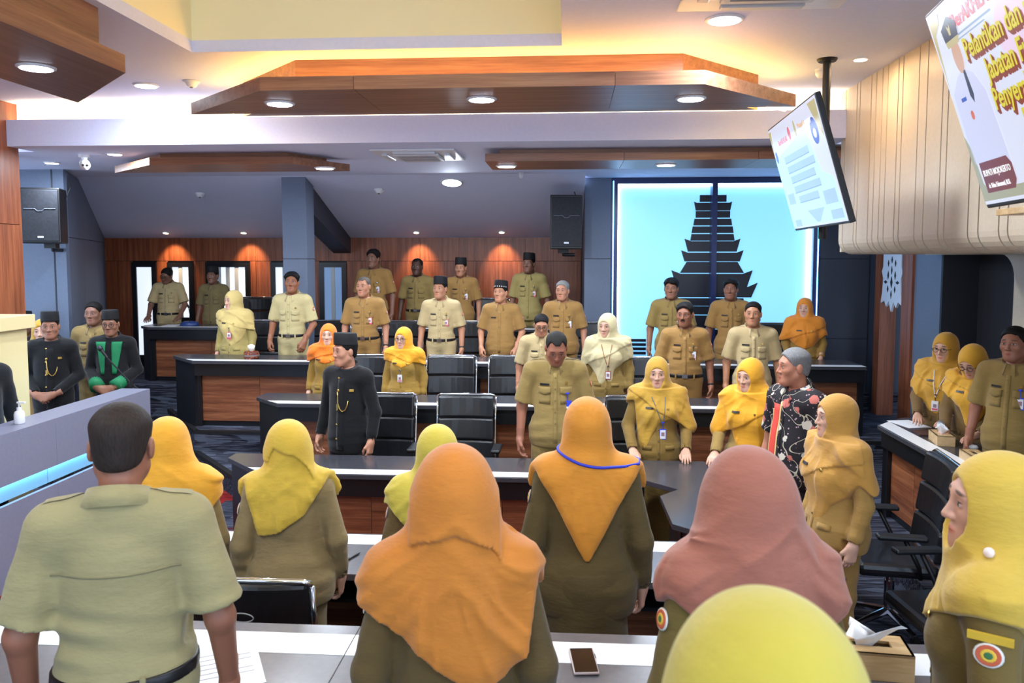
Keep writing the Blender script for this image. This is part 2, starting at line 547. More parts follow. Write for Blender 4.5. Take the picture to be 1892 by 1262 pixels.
# temple courses: (half width bottom, half width top, z0, z1, horn) measured on the photograph at the sign's depth
S_ = SY / F_PX
def tz(py):
    return CAM_H - (py - 475) * S_ - bz0 + .02
M_TEMPLE = plain('temple_black', (20, 24, 40), .35)
courses = [(24, 24, 375, 365, 0), (31, 31, 391, 379, 4), (31, 31, 404, 394, 0), (35, 33, 418, 408, 0), (38, 36, 432, 422, 0), (40, 38, 446, 436, 0),
           (44, 41, 466, 449, 8), (50, 47, 484, 470, 8), (58, 46, 505, 487, 0), (64, 60, 531, 509, 12), (72, 70, 550, 533, 14), (62, 58, 566, 554, 0),
           (74, 70, 582, 569, 0), (70, 70, 608, 586, 0), (84, 80, 628, 612, 0), (96, 92, 652, 633, 0)]
for wb, wt, pb, pt, horn in courses:
    z0, z1 = tz(pb) - 1.6 * S_, tz(pt) + .6 * S_; wb *= S_; wt *= S_; hn = horn * S_
    for sgn in (-1, 1):
        pts = [(0.0, z0), (sgn * wb, z0)]
        if hn:
            pts += [(sgn * (wb + hn * .8), z1 + hn * .55), (sgn * (wt - hn * .3), z1)]
        else:
            pts += [(sgn * wt, z1)]
        pts += [(0.0, z1)]
        if sgn < 0:
            pts = pts[::-1]
        n = len(pts)
        MB().add([(x, .13, z) for x, z in pts] + [(x, .16, z) for x, z in pts],
                 [tuple(range(n)), tuple(range(n, 2 * n))[::-1]] + [(i, i + n, (i + 1) % n + n, (i + 1) % n) for i in range(n)]).build('temple_course', M_TEMPLE, sign)
# small flanking gate courses at the foot of the silhouette
for px0, px1 in ((1163, 1196), (1448, 1480)):
    for k in range(5):
        z1 = tz(630 + k * 8); z0 = z1 - 5.0 * S_
        a, b = x_at(px0, SY) - (bx0 + bx1) / 2, x_at(px1, SY) - (bx0 + bx1) / 2
        box('temple_course', a - (.03 if k % 2 else 0), b, .13, .16, z0, z1, M_TEMPLE, sign)

# slatted bulkhead on the right, rounded at its lower edge and at its far end -------------------
bulk = empty('wall_right', (0, 0, 0)); struct(bulk, 'cream slatted bulkhead with rounded lower edge')
BZ = 2.345; BY1 = 7.12
def slat_profile(r=.12, depth=1.3):
    pts = [(0, CEIL)]
    for k in range(7):
        a = math.pi / 2 * k / 6
        pts.append((r - r * math.cos(a), BZ + r - r * math.sin(a)))
    pts.append((depth, BZ)); pts.append((depth, BZ + .04)); pts.append((.05 + r, BZ + .04)); pts.append((.04, BZ + r)); pts.append((.04, CEIL))
    return pts
prof = slat_profile()
y = BY1
random.seed(11)
widths = [.10, .26, .07, .24, .10, .12, .10, .19, .08, .26, .13, .22, .08, .30, .12, .22, .09, .28, .14, .24, .1, .3, .12, .25, .1, .3, .2, .3, .2, .3, .2, .3]
for w in widths:
    y0 = y - w
    n = len(prof)
    MB().add([(RIGHT_X + px_, y0 + .007, z) for px_, z in prof] + [(RIGHT_X + px_, y - .007, z) for px_, z in prof],
             [tuple(range(n)), tuple(range(n, 2 * n))[::-1]] + [(i, i + n, (i + 1) % n + n, (i + 1) % n) for i in range(n)]).build('slat', M_SLAT, bulk)
    y = y0
YB0 = y
m = MB()
n = len(prof)
pin = [(p + .012 if i < 9 else p, z + (.012 if 6 <= i <= 8 else 0)) for i, (p, z) in enumerate(prof)]
pin = [(min(p + .02, 1.28), z + (.015 if z < BZ + .03 else 0)) for p, z in prof]
m.add([(RIGHT_X + a, YB0, z) for a, z in pin] + [(RIGHT_X + a, BY1 - .01, z) for a, z in pin],
      [tuple(range(n)), tuple(range(n, 2 * n))[::-1]] + [(i, i + n, (i + 1) % n + n, (i + 1) % n) for i in range(n)])
m.build('backing', M_GROOVE, bulk)
box('end_panel', RIGHT_X + .03, 3.62, BY1, BY1 + .04, BZ + .02, CEIL, M_SLAT, bulk)
box('top_panel', RIGHT_X, 3.7, YB0, BY1, CEIL, CEIL + .05, M_WHITE, bulk)
# the side wall under the bulkhead: doorway with carved pendant, lit slate strip, dark niche, rounded cream return
NX = 3.75
M_NICHE = plain('niche_dark', (34, 34, 42), .6)
wrl = empty('wall_right_lower', (0, 0, 0)); struct(wrl, 'side wall under the bulkhead with doorway and dark niche')
box('niche_back', NX + .35, NX + .45, 6.4, 8.4, 0, BZ + .2, M_NICHE, wrl)
box('niche_cheek', NX, NX + .4, 8.33, 8.37, 0, BZ + .02, M_NICHE, wrl)
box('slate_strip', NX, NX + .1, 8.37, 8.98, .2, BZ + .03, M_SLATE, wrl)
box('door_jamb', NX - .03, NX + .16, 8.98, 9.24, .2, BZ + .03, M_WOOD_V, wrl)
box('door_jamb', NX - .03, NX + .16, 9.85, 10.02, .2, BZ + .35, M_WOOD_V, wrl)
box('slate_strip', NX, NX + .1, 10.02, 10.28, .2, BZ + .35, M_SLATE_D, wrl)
box('doorway_back', NX + .5, NX + .55, 8.98, 10.02, .2, BZ + .35, M_NICHE, wrl)
box('lintel', NX, NX + .5, 8.4, 10.28, BZ + .03, LOWC, M_SLATE_D, wrl)
m = MB()   # cream return with a rounded upper corner on its far side
yy1, r_ = 7.0, .22
pts = [(YB0, 1.5), (yy1, 1.5), (yy1, BZ - r_)]
pts += [(yy1 + r_ - r_ * math.cos(a), BZ - r_ + r_ * math.sin(a)) for a in [math.pi / 2 * k / 6 for k in range(1, 7)]] + [(YB0, BZ)]
n = len(pts)
m.add([(NX - .02, a, z) for a, z in pts] + [(NX + .1, a, z) for a, z in pts],
      [tuple(range(n))[::-1], tuple(range(n, 2 * n))] + [(i, (i + 1) % n, (i + 1) % n + n, i + n) for i in range(n)])
m.build('cream_return', M_SLAT, wrl)
box('slate_return', NX, NX + .1, YB0, yy1, .2, 1.5, M_SLATE, wrl)
box('soffit', 3.6, NX + .5, YB0, 8.4, BZ + .001, BZ + .04, M_SLAT, wrl)
# carved white pendant hung in the doorway
pend = empty('carved_pendant', (NX - .01, 9.55, 1.71), 0, 'white pierced carved pendant hanging in the wooden doorway', 'ornament')
edge = [(-.26, .66), (-.26, .5), (-.30, .44), (-.25, .36), (-.27, .2), (-.31, .06), (-.2, .1), (-.14, .03), (-.07, .1), (0, -.02), (.07, .1), (.14, .03), (.2, .1), (.31, .06), (.27, .2), (.25, .36), (.30, .44), (.26, .5), (.26, .66)]
n = len(edge)
MB().add([(-.012, a, z) for a, z in edge] + [(.012, a, z) for a, z in edge],
         [tuple(range(n)), tuple(range(n, 2 * n))[::-1]] + [(i, i + n, (i + 1) % n + n, (i + 1) % n) for i in range(n)]).build('plate', plain('carved_white', (220, 226, 238), .5), pend)
for (a, z, w, h) in ((0, .18, .018, .05), (0, .32, .03, .07), (0, .46, .018, .05), (-.1, .24, .02, .04), (.1, .24, .02, .04), (-.1, .4, .022, .05), (.1, .4, .022, .05), (-.17, .32, .05, .02), (.17, .32, .05, .02), (-.1, .54, .02, .04), (.1, .54, .02, .04), (0, .58, .02, .04)):
    MB().add([(-.016, a - w, z), (-.016, a, z - h), (-.016, a + w, z), (-.016, a, z + h), (.016, a - w, z), (.016, a, z - h), (.016, a + w, z), (.016, a, z + h)],
             [(3, 2, 1, 0), (4, 5, 6, 7), (0, 1, 5, 4), (1, 2, 6, 5), (2, 3, 7, 6), (3, 0, 4, 7)]).build('pierced_leaf', M_BLACKM, pend)
# ================================================================== ceiling fittings
def slab(m, poly, z0, z1):
    m.prism(poly, z0, z1)

def inset(poly, d):
    """move every edge of a convex polygon inwards by d"""
    n = len(poly)
    a = sum(poly[i][0] * poly[(i + 1) % n][1] - poly[(i + 1) % n][0] * poly[i][1] for i in range(n))
    if a < 0:
        poly = poly[::-1]
    out = []
    for i in range(n):
        p0, p1, p2 = Vector(poly[i - 1]), Vector(poly[i]), Vector(poly[(i + 1) % n])
        d1, d2 = (p1 - p0).normalized(), (p2 - p1).normalized()
        n1, n2 = Vector((-d1.y, d1.x)), Vector((-d2.y, d2.x))
        k = d / max(0.2, 1 + n1.dot(n2))
        out.append(tuple(p1 + (n1 + n2) * k))
    return out

def ceiling_raft(name, poly, z0, h1, top, mat, label, led, cuts=(), step=None):
    root = empty(name, (0, 0, 0), 0, label, 'ceiling panel', 'stepped wooden ceiling panels')
    xs = [p[0] for p in poly]
    b = [min(xs)] + list(cuts) + [max(xs)]
    for i in range(len(b) - 1):     # boards of the lower slab, split by thin joints
        x0, x1 = b[i] + (.0015 if i else 0), b[i + 1] - (.0015 if i < len(b) - 2 else 0)
        pl = poly[:]
        for side, lim in ((1, x0), (-1, x1)):     # clip polygon to the strip
            q = []
            for k in range(len(pl)):
                p, nx = pl[k], pl[(k + 1) % len(pl)]
                ip, inx = side * (p[0] - lim) >= -1e-9, side * (nx[0] - lim) >= -1e-9
                if ip: q.append(p)
                if ip != inx:
                    tt = (lim - p[0]) / (nx[0] - p[0])
                    q.append((lim, p[1] + tt * (nx[1] - p[1])))
            pl = q
        MB().prism(pl, z0, z0 + h1).build('board', mat, root)
    inn = step or inset(poly, .12)
    MB().prism(inn, z0 + h1, top).build('upper_step', mat, root)
    if led:
        o1 = inset(step, -.10) if step else inset(poly, .06); m = MB()
        n = len(o1)
        for i in range(n):
            if step and min(o1[i][1], o1[(i + 1) % n][1]) > 5.75: continue
            m.tube([(o1[i][0], o1[i][1], z0 + h1 + .010), (o1[(i + 1) % n][0], o1[(i + 1) % n][1], z0 + h1 + .014)], .011, 6)
        m.build('led_strip', M_LED_RAFT, root)
    return root

ceiling_raft('ceiling_raft', [(-2.78, 5.82), (1.58, 5.82), (.82, 5.03), (-1.95, 5.03)], 3.37, .085, CEIL, M_WOOD_C,
             'wide tapered wooden ceiling panel glowing warm along its upper step', True, (-1.35, .28), [(-1.95, 5.7), (.78, 5.7), (1.45, 6.4), (-2.62, 6.4)])
ceiling_raft('ceiling_raft', [(-3.34, 5.33), (-2.53, 4.5), (-2.53, .8), (-3.34, 0.0)], 3.37, .10, CEIL, M_WOOD_CY,
             'long wooden ceiling panel with a slanted end above the grey leader desk', False)
ceiling_raft('ceiling_raft', [(-4.74, 8.16), (-2.24, 8.16), (-2.62, 7.48), (-4.0, 7.48)], 3.2, .07, LOWC, M_WOOD_C,
             'tapered wooden ceiling panel on the lower rear ceiling above the third row', False)
ceiling_raft('ceiling_raft', [(-.77, 8.15), (2.75, 8.15), (2.75, 7.42), (-.77, 7.42)], 3.2, .07, LOWC, M_WOOD_C,
             'long wooden ceiling panel hanging in front of the temple light box', False, (.5, 1.7))

def downlight(x, y, z, r, watts, label, warm=False, tilt=None, spot=None, group='round recessed downlights'):
    root = empty('downlight', (x, y, z), 0, label, 'light', group)
    if tilt:
        root.rotation_euler = tilt
    MB().lathe([(r, -.012), (r * 1.18, -.008), (r * 1.2, 0), (r * 1.0, .004)], 24).build('trim_ring', M_WHITEPL, root, smooth=True)
    MB().lathe([(r * .97, -.0145), (r * .97, -.0125)], 24).build('diffuser', M_LAMP_WARM if warm else M_LAMP, root)
    if spot:
        ld = bpy.data.lights.new('lamp', 'SPOT'); ld.spot_size = R(spot); ld.spot_blend = .8; ld.shadow_soft_size = .03
    else:
        ld = bpy.data.lights.new('lamp', 'AREA'); ld.shape = 'DISK'; ld.size = r * 1.9
    ld.energy = watts
    ld.color = (1.0, .66, .36) if warm else (.78, .88, 1.0)
    lo = new_obj('lamp', ld, root, (0, 0, -.03), (R(46), 0, 0) if spot else None)
    return root

dl = lambda px, y, z, w, lab, r=.085: downlight(x_at(px, y), y, z, r, w, lab)
for px_, Y_ in ((515, 5.43), (888, 5.38), (1275, 5.45)):
    downlight({515: -1.97, 888: -.58, 1275: .80}[px_], Y_, 3.37, .085, LAMP_W, {515: 'round downlight in the warm-edged wooden panel, at its end towards the leader counter', 888: 'round downlight in the middle of the warm-edged wooden ceiling panel', 1275: 'round downlight in the warm-edged wooden panel, at its end towards the televisions'}[px_])
downlight(-2.94, 4.32, 3.37, .085, LAMP_W, 'round downlight in the slanted-end wooden panel above the leader desk')
downlight(-2.94, 2.0, 3.37, .085, LAMP_W, 'second round downlight of the long wooden panel, away from its slanted end')
downlight(.91, 4.91, CEIL, .095, LAMP_W * 1.2, 'round downlight in the white ceiling beside the air conditioner cassette')
downlight(-3.44, 6.42, CEIL, .085, LAMP_W, 'round downlight in the white ceiling near the smoke detector')
downlight(2.05, 5.93, CEIL, .045, 5, 'small downlight close to the slatted bulkhead', warm=True)
for x_, y_, w_ in ((.91, 2.2, 'above the nearer television'), (.91, -.2, 'behind the nearer television, over the upper platform'), (-1.3, -.4, 'at the near end of the cream recess')):
    downlight(x_, y_, CEIL, .095, LAMP_W * .6, 'round downlight in the white ceiling ' + w_)
downlight(-2.40, 7.83, 3.2, .085, LAMP_W * 1.1, 'round downlight in the tapered panel on the rear ceiling')
for x_ in (-.60, .92):
    downlight(x_, 7.78, 3.2, .085, LAMP_W * 1.1, 'round downlight in the long rear panel, ' + ('near the loudspeaker' if x_ < 0 else 'right before the temple light box'))
_sa = math.atan2(LOWC - SL_Z1, BACK_Y - SL_Y0)
downlight(x_at(835, 9.9), 9.95, slope_z(9.95) - .002, .12, LAMP_W * 1.2, 'bright round downlight on the sloping rear ceiling', tilt=(-_sa, 0, 0))
downlight(-5.45, 8.2, LOWC, .065, 30, 'small bright downlight over the angled slate wall')
downlight(-4.38, 7.55, LOWC, .065, 30, 'small bright downlight beside the security camera')
for px_ in (310, 453, 770, 927):
    downlight(x_at(px_, 11.9), 11.92, slope_z(11.92) - .002, .04, 55, 'tiny warm wall washer above ' + {310: 'the leaning man', 453: 'the wide window by the column', 770: 'the man with receding hair', 927: 'the gap between two capped men'}[px_], warm=True, tilt=(-_sa, 0, 0), spot=70, group='wall washers along the back wall')

# air conditioner cassettes ---------------------------------------------------------
def cassette(x, y, z, s, label):
    root = empty('air_conditioner', (x, y, z), 0, label, 'air conditioner')
    h = s / 2
    m = MB()
    ring = [(-h, 0), (-h + .02, -.025), (-h * .62, -.032)]
    MB().box(-h, h, -h, h, -.018, 0).build('panel', M_WHITEPL, root, bevel=.01)
    MB().box(-h * .55, h * .55, -h * .55, h * .55, -.045, -.018).build('grille', plain('grille_white', (214, 216, 222), .45), root, bevel=.015)
    for k in range(5):
        y0 = -h * .42 + k * h * .2
        box('grille_slot', -h * .45, h * .45, y0, y0 + .012, -.048, -.045, plain('slot_grey', (120, 122, 130), .6), root)
    for a in range(4):
        o = MB().box(-h * .5, h * .5, -h * .82, -h * .68, -.04, -.016).build('louvre', plain('louvre_white', (205, 208, 218), .4), root, rot=(0, 0, a * math.pi / 2), bevel=.008)
    return root
cassette(-1.45, 7.80, LOWC, .80, 'white ceiling cassette air conditioner behind the glowing beam')
cassette(1.05, 4.25, CEIL, .9, 'white ceiling cassette air conditioner beside a downlight over the nearer desks')

def smoke(x, y, z, label, tilt=0):
    o = empty('smoke_detector', (x, y, z), 0, label, 'smoke detector')
    o.rotation_euler = (tilt, 0, 0)
    MB().lathe([(.028, -.05), (.038, -.042), (.05, -.02), (.062, -.012), (.065, 0)], 20).build('housing', M_WHITEPL, o, smooth=True)
    MB().lathe([(.012, -.056), (.016, -.05)], 12).build('sensor', plain('sensor_grey', (90, 92, 100), .5), o)
smoke(-3.0, 6.55 - .25, CEIL, 'small white smoke detector on the main ceiling beside a downlight')
smoke(x_at(700, 10.1), 10.2, slope_z(10.2), 'flat white smoke detector on the sloping rear ceiling near its bright downlight', -_sa)
smoke(x_at(370, 10.2), 10.3, slope_z(10.3), 'small white detector on the sloping ceiling left of the column', -_sa)
def dome(x, y, z, label, r=.045):
    o = empty('sensor_dome', (x, y, z), 0, label, 'sensor')
    MB().lathe([(r, -.012), (r, 0)], 18).build('base', M_WHITEPL, o)
    MB().lathe([(.004, -.07), (r * .55, -.062), (r * .85, -.04), (r * .9, -.012)], 18).build('dome', M_WHITEPL, o, smooth=True)
dome(x_at(1508, 6.2), 6.25, CEIL, 'white motion sensor dome on the ceiling next to the black pole')
dome(x_at(962, 9.5), 9.6, LOWC, 'tiny white sprinkler dome near the rear loudspeaker', .03)

def cctv(x, y, z, rz, label):
    o = empty('security_camera', (x, y, z), rz, label, 'camera')
    MB().lathe([(.05, -.03), (.05, 0)], 18).build('base', M_WHITEPL, o)
    MB().lathe([(.02, -.06), (.03, -.03)], 12).build('neck', M_WHITEPL, o)
    MB().tube([(0, .05, -.075), (0, .03, -.08), (0, -.07, -.11)], [.028, .045, .048], 16).build('body', M_WHITEPL, o, smooth=True)
    for s in (-1, 1):
        MB().tube([(s * .018, -.069, -.11), (s * .018, -.073, -.1115)], .012, 12).build('lens', M_BLACKM, o)
cctv(-4.72, 7.6, LOWC, R(35), 'white twin-lens security camera on the rear ceiling')
cctv(-5.6, 7.7, LOWC, R(35), 'white security camera half hidden behind the wood clad wall')

# wall loudspeakers -------------------------------------------------------------------
def loudspeaker(x, y, z, rz, w, h, d, label, wall):
    o = empty('loudspeaker', (x, y, z), rz, label, 'loudspeaker', 'black wall loudspeakers')
    m = MB(); m.prism([(-w / 2, -d / 2), (w / 2, -d / 2), (w * .36, d / 2), (-w * .36, d / 2)], 0, h)
    m.build('cabinet', M_PLASTIC, o, bevel=.012)
    box('grille', -w * .46, w * .46, -d / 2 - .012, -d / 2, h * .04, h * .96, plain('speaker_grille', (30, 32, 40), .7, noise=.2), o, bevel=.006)
    box('badge', -.03, .03, -d / 2 - .016, -d / 2 - .012, h * .1, h * .13, M_CHROME, o)
    m = MB(); m.tube([(-w * .4, -d / 2 - .015, h * .62), (-w * .12, -d / 2 - .015, h * .62), (-w * .06, -d / 2 - .015, h * .58), (w * .06, -d / 2 - .015, h * .58), (w * .12, -d / 2 - .015, h * .62), (w * .4, -d / 2 - .015, h * .62)], .003, 6)
    m.build('grille_line', plain('line_grey', (120, 126, 140), .5), o)
    m = MB(); m.tube([(0, d * .3, -.0), (0, d * .35, -.07), wall], .022, 8)
    m.box(-.06, .06, d * .1, d * .42, -.05, 0)
    m.build('bracket', M_PLASTIC, o)
    MB().tube([(w * .3, d / 2, h * .8), (w * .42, d / 2 + .05, h * 1.05), (w * .35, d / 2 + .1, h * 1.18)], .006, 6).build('cable', M_BLACKM, o)
    return o
loudspeaker(x_at(1042, 10.05), 10.05, 2.42, R(8), .40, .66, .34, 'black loudspeaker mounted beside the lit temple sign', (.15, .12, -.07))
loudspeaker(x_at(95, 8.5), 8.5, 2.47, R(12), .40, .60, .34, 'black loudspeaker hung on the slate wall at the left rear', (0, .38, -.07))

# ================================================================== screens
def text_mesh(txt, size, extrude=0.0, align='LEFT', bold=0.0, sx=1.0):
    cu = bpy.data.curves.new('lettering', 'FONT')
    cu.body = txt; cu.size = size; cu.extrude = extrude; cu.align_x = align; cu.offset = bold
    cu.resolution_u = 2
    o = bpy.data.objects.new('lettering', cu); COL.objects.link(o)
    dg = bpy.context.evaluated_depsgraph_get(); dg.update()
    me = bpy.data.meshes.new_from_object(o.evaluated_get(dg))
    bpy.data.objects.remove(o, do_unlink=True)
    me.transform(Matrix.Diagonal((sx, 1, 1, 1)))
    return me

def put_text(txt, x, z, size, mat, parent, y=-.004, bold=0.0, sx=1.0, align='LEFT', name='lettering', ext=.0004):
    me = text_mesh(txt, size, ext, align, bold, sx)
    me.materials.append(mat)
    return new_obj(name, me, parent, (x, y, z), (math.pi / 2, 0, 0))

def flat(pts, mat, parent, name, y=-.003, th=.0006):
    """thin printed shape on a screen, x-z outline"""
    n = len(pts)
    return MB().add([(x, y, z) for x, z in pts] + [(x, y + th, z) for x, z in pts],
                    [tuple(range(n)), tuple(range(n, 2 * n))[::-1]] + [(i, i + n, (i + 1) % n + n, (i + 1) % n) for i in range(n)]).build(name, mat, parent)

def ell(cx, cz, rx, rz, n=20):
    return [(cx + rx * math.cos(2 * math.pi * k / n), cz - rz * math.sin(2 * math.pi * k / n)) for k in range(n)][::-1]
def rect(x0, x1, z0, z1):
    return [(x0, z0), (x1, z0), (x1, z1), (x0, z1)]
def scr(name, c, s=1.0):
    n = 'screen_' + name
    if n not in MATS:
        t = NT(n)
        t.b.inputs['Base Color'].default_value = (.01, .01, .012, 1); t.b.inputs['Roughness'].default_value = .25
        t.b.inputs['Emission Color'].default_value = lin(c); t.b.inputs['Emission Strength'].default_value = .86 * s
        MATS[n] = t.m
    return MATS[n]

TVW, TVH = 1.42, .80
def television(xt, zt, xb, zb, yfar, yawd, label):
    """screen that faces the hall centre (-X) and leans forward; local x runs towards the camera, local z up the screen"""
    ya = R(yawd)
    yc = yfar - TVW / 2 * math.cos(ya)
    root = empty('television', ((xt + xb) / 2 - TVW / 2 * math.sin(ya), yc, (zt + zb) / 2), 0, label, 'television', 'ceiling hung televisions')
    tilt = math.atan2(xb - xt, zt - zb)
    root.rotation_euler = (tilt, 0, -math.pi / 2 - ya)
    # local: x -> world -Y, y -> world +X, z up; the front is local -y
    w, h = TVW / 2, TVH / 2
    MB().box(-w, w, .002, .04, -h, h).build('casing', M_PLASTIC, root, bevel=.006)
    MB().box(-w * .75, w * .75, .04, .075, -h * .8, h * .45).build('rear_housing', M_PLASTIC, root, bevel=.015)
    MB().box(-w * .2, w * .2, .04, .10, -h * .98, -h * .55).build('socket_box', M_PLASTIC, root, bevel=.01)
    s = box('display', -w + .012, w - .012, -.001, .002, -h + .016, h - .012, scr('base', (226, 230, 250), 1.0), root)
    m = MB()
    m.box(-.2, .2, .075, .09, -.15, .15)
    m.build('mount_plate', M_BLACKM, root)
    return root, s, w, h

def pole(x, y, label, ztop=CEIL, zbot=2.45):
    o = empty('ceiling_pole', (x, y, zbot), 0, label, 'pole', 'black television poles')
    MB().lathe([(.028, 0), (.028, ztop - zbot)], 16).build('tube', M_BLACKM, o, smooth=False)
    MB().lathe([(.06, ztop - zbot - .02), (.07, ztop - zbot - .006), (.07, ztop - zbot)], 18).build('ceiling_flange', M_BLACKM, o)
    MB().box(-.12, .03, -.05, .05, .3, .42).build('arm', M_BLACKM, o)
    return o

tv1, d1, w, h = television(1.515, 3.28, 1.735, 2.53, 6.33, 3.0, 'tilted television showing a pale glowing document, beside the slatted bulkhead')
pole(1.82, 5.93, 'slim black ceiling pole carrying the television with the pale document')
tv2, d2, w, h = television(1.40, 3.255, 1.645, 2.525, 3.33, 8.0, 'tilted television showing an announcement with bold yellow lettering and a portrait')
pole(1.72, 2.7, 'black ceiling pole behind the television with yellow lettering')

S_GOLD = scr('gold', (196, 184, 130)); S_NAVY = scr('navy', (56, 86, 190)); S_WHITE = scr('white', (250, 252, 255), 1.15); S_CYAN = scr('cyan', (196, 250, 255), 1.15)
S_PINK = scr('pink', (236, 110, 120)); S_LGREY = scr('lgrey', (176, 204, 226)); S_GREY = scr('grey', (148, 172, 204)); S_YEL = scr('yellow', (226, 212, 40)); S_RED = scr('red', (226, 60, 70))
S_BROWN = scr('brown', (142, 58, 24)); S_DARK = scr('dark', (34, 38, 62)); S_SKIN = scr('skin', (214, 168, 140)); S_UNI = scr('uniform', (214, 216, 246)); S_UNI2 = scr('uniform_shade', (186, 190, 226))

# television 1: a pale document over the announcement; local x = -w is the far edge (image left)
d = tv1; Y0 = -.0022
flat([(-w + .013, h - .25), (.30, h - .145), (.44, -.05), (w - .06, -.10), (w - .03, -h + .03), (-w + .013, -h + .03)], S_CYAN, d, 'document_page', Y0)
put_text('BerAKHLAK', -.47, h - .16, .055, S_PINK, d, Y0 - .001, .001)
flat(ell(-.10, h - .12, .035, .045), S_PINK, d, 'logo', Y0)
flat(ell(.08, h - .12, .025, .06), S_GOLD, d, 'logo', Y0)
put_text('Majapahit', .16, h - .13, .05, scr('amber', (236, 170, 70)), d, Y0 - .001)
flat(ell(-.63, h - .23, .03, .045), S_NAVY, d, 'logo', Y0 - .001)
flat(ell(.52, h - .20, .075, .085), S_NAVY, d, 'logo', Y0 - .001)
flat(ell(.52, h - .215, .035, .03), S_WHITE, d, 'logo_mark', Y0 - .002)
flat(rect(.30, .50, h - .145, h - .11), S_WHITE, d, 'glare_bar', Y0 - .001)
for k, (a, b) in enumerate(((-.42, .28), (-.40, .36), (-.38, .30), (-.36, .36), (-.30, .24))):
    z = .10 - k * .075
    flat(rect(a, b, z, z + .045), S_LGREY, d, 'text_line', Y0 - .001)
    flat(rect(a, b, z - .008, z), S_GREY, d, 'text_rule', Y0 - .0015)
flat(rect(.34, .62, -.26, -.17), S_LGREY, d, 'name_plate', Y0 - .001)
flat(rect(-.62, -.42, -.20, -.12), S_LGREY, d, 'name_plate', Y0 - .001)
flat([(-.16, -.27), (.28, -.27), (.1, -.36), (.02, -.36)], S_LGREY, d, 'ornament', Y0 - .001)
flat(rect(.40, .66, -h + .04, -h + .1), S_LGREY, d, 'ornament', Y0 - .001)
flat(rect(-.6, -.42, -h + .03, -h + .08), S_LGREY, d, 'ornament', Y0 - .001)
flat([(w - .2, h - .03), (w - .02, h - .03), (w - .02, h - .26), (w - .08, h - .2)], S_GOLD, d, 'ornament', Y0 - .001)
flat([(-w + .02, h - .03), (-w + .1, h - .03), (-w + .02, h - .2)], S_GOLD, d, 'ornament', Y0 - .001)
# television 2: announcement
d = tv2
put_text('BerAKHLAK', -.47, h - .125, .075, S_RED, d, Y0 - .001, .0015)
flat(rect(-.47, -.14, h - .155, h - .148), S_GREY, d, 'text_rule', Y0 - .001)
flat(rect(-.45, -.20, h - .170, h - .165), S_GREY, d, 'text_rule', Y0 - .001)
put_text('#bangga', .02, h - .09, .085, S_RED, d, Y0 - .001, .002)
flat(ell(.10, h - .24, .25, .15), scr('blush', (240, 214, 240)), d, 'backdrop_mark', Y0)
for k, (tx, x0) in enumerate((('Pelantikan dan pengambilan', -.43), ('Jabatan Fungsional', -.30), ('Penyerahan Petikan', -.32), ('Penugasan', -.14))):
    z = .150 - k * .105
    for j in range(4):
        put_text(tx, x0 + .004 * j, z - .004 * j - .004, .108, S_BROWN, d, Y0 - .001 - .0002 * (3 - j), .004, .78, name='lettering_shadow')
    put_text(tx, x0, z, .108, S_YEL, d, Y0 - .0026, .002, .78)
put_text('14', -.06, -.29, .09, S_GREY, d, Y0 - .001)
flat(rect(-.08, .3, -.34, -.335), S_GREY, d, 'text_rule', Y0 - .001)
# official portrait: cap, face, white uniform (a generic figure)
flat([(-.67, -.22), (-.34, -.26), (-.36, .02), (-.42, .10), (-.50, .135), (-.57, .115), (-.66, .06)], S_UNI, d, 'portrait_uniform', Y0 - .001)
flat([(-.50, .125), (-.48, .125), (-.47, .03), (-.485, .0), (-.505, .03)], S_DARK, d, 'portrait_tie', Y0 - .0015)
flat(ell(-.505, .185, .042, .068), S_SKIN, d, 'portrait_face', Y0 - .0015)
flat([(-.565, .225), (-.45, .225), (-.44, .25), (-.575, .25)], S_GOLD, d, 'portrait_cap_band', Y0 - .002)
flat([(-.575, .25), (-.44, .25), (-.43, .30), (-.50, .335), (-.585, .30)], S_DARK, d, 'portrait_cap', Y0 - .002)
flat([(-.515, .265), (-.50, .265), (-.49, .305), (-.507, .29), (-.525, .305)], S_GOLD, d, 'portrait_cap_badge', Y0 - .0025)
flat(rect(-.60, -.55, .02, .035), S_NAVY, d, 'portrait_name_tag', Y0 - .0015)
flat(ell(-.54, -.04, .015, .018), scr('medal', (220, 110, 70)), d, 'portrait_medal', Y0 - .0015)
flat([(-.63, -.34), (-.37, -.34), (-.34, -.31), (-.34, -.25), (-.37, -.22), (-.63, -.22)], scr('plate', (128, 44, 32), .9), d, 'name_plate', Y0 - .002)
put_text('BUPATI MOJOKERTO', -.615, -.275, .034, S_WHITE, d, Y0 - .003, .0004, .80)
put_text('dr. Ikfina Fahmawati, M.Si.', -.60, -.322, .026, S_WHITE, d, Y0 - .003, .0004, .75)
flat([(-w + .015, -.10), (-w + .05, -.16), (-w + .06, -h + .1), (-w + .1, -h + .07), (.2, -h + .075), (.2, -h + .03), (-w + .015, -h + .03)], scr('batik', (170, 168, 140)), d, 'ornament_border', Y0 - .001)
flat([(-w + .03, h - .05), (-w + .14, h - .03), (-w + .12, h - .07), (-w + .06, h - .1), (-w + .03, h - .3)], S_GOLD, d, 'ornament_border', Y0 - .001)

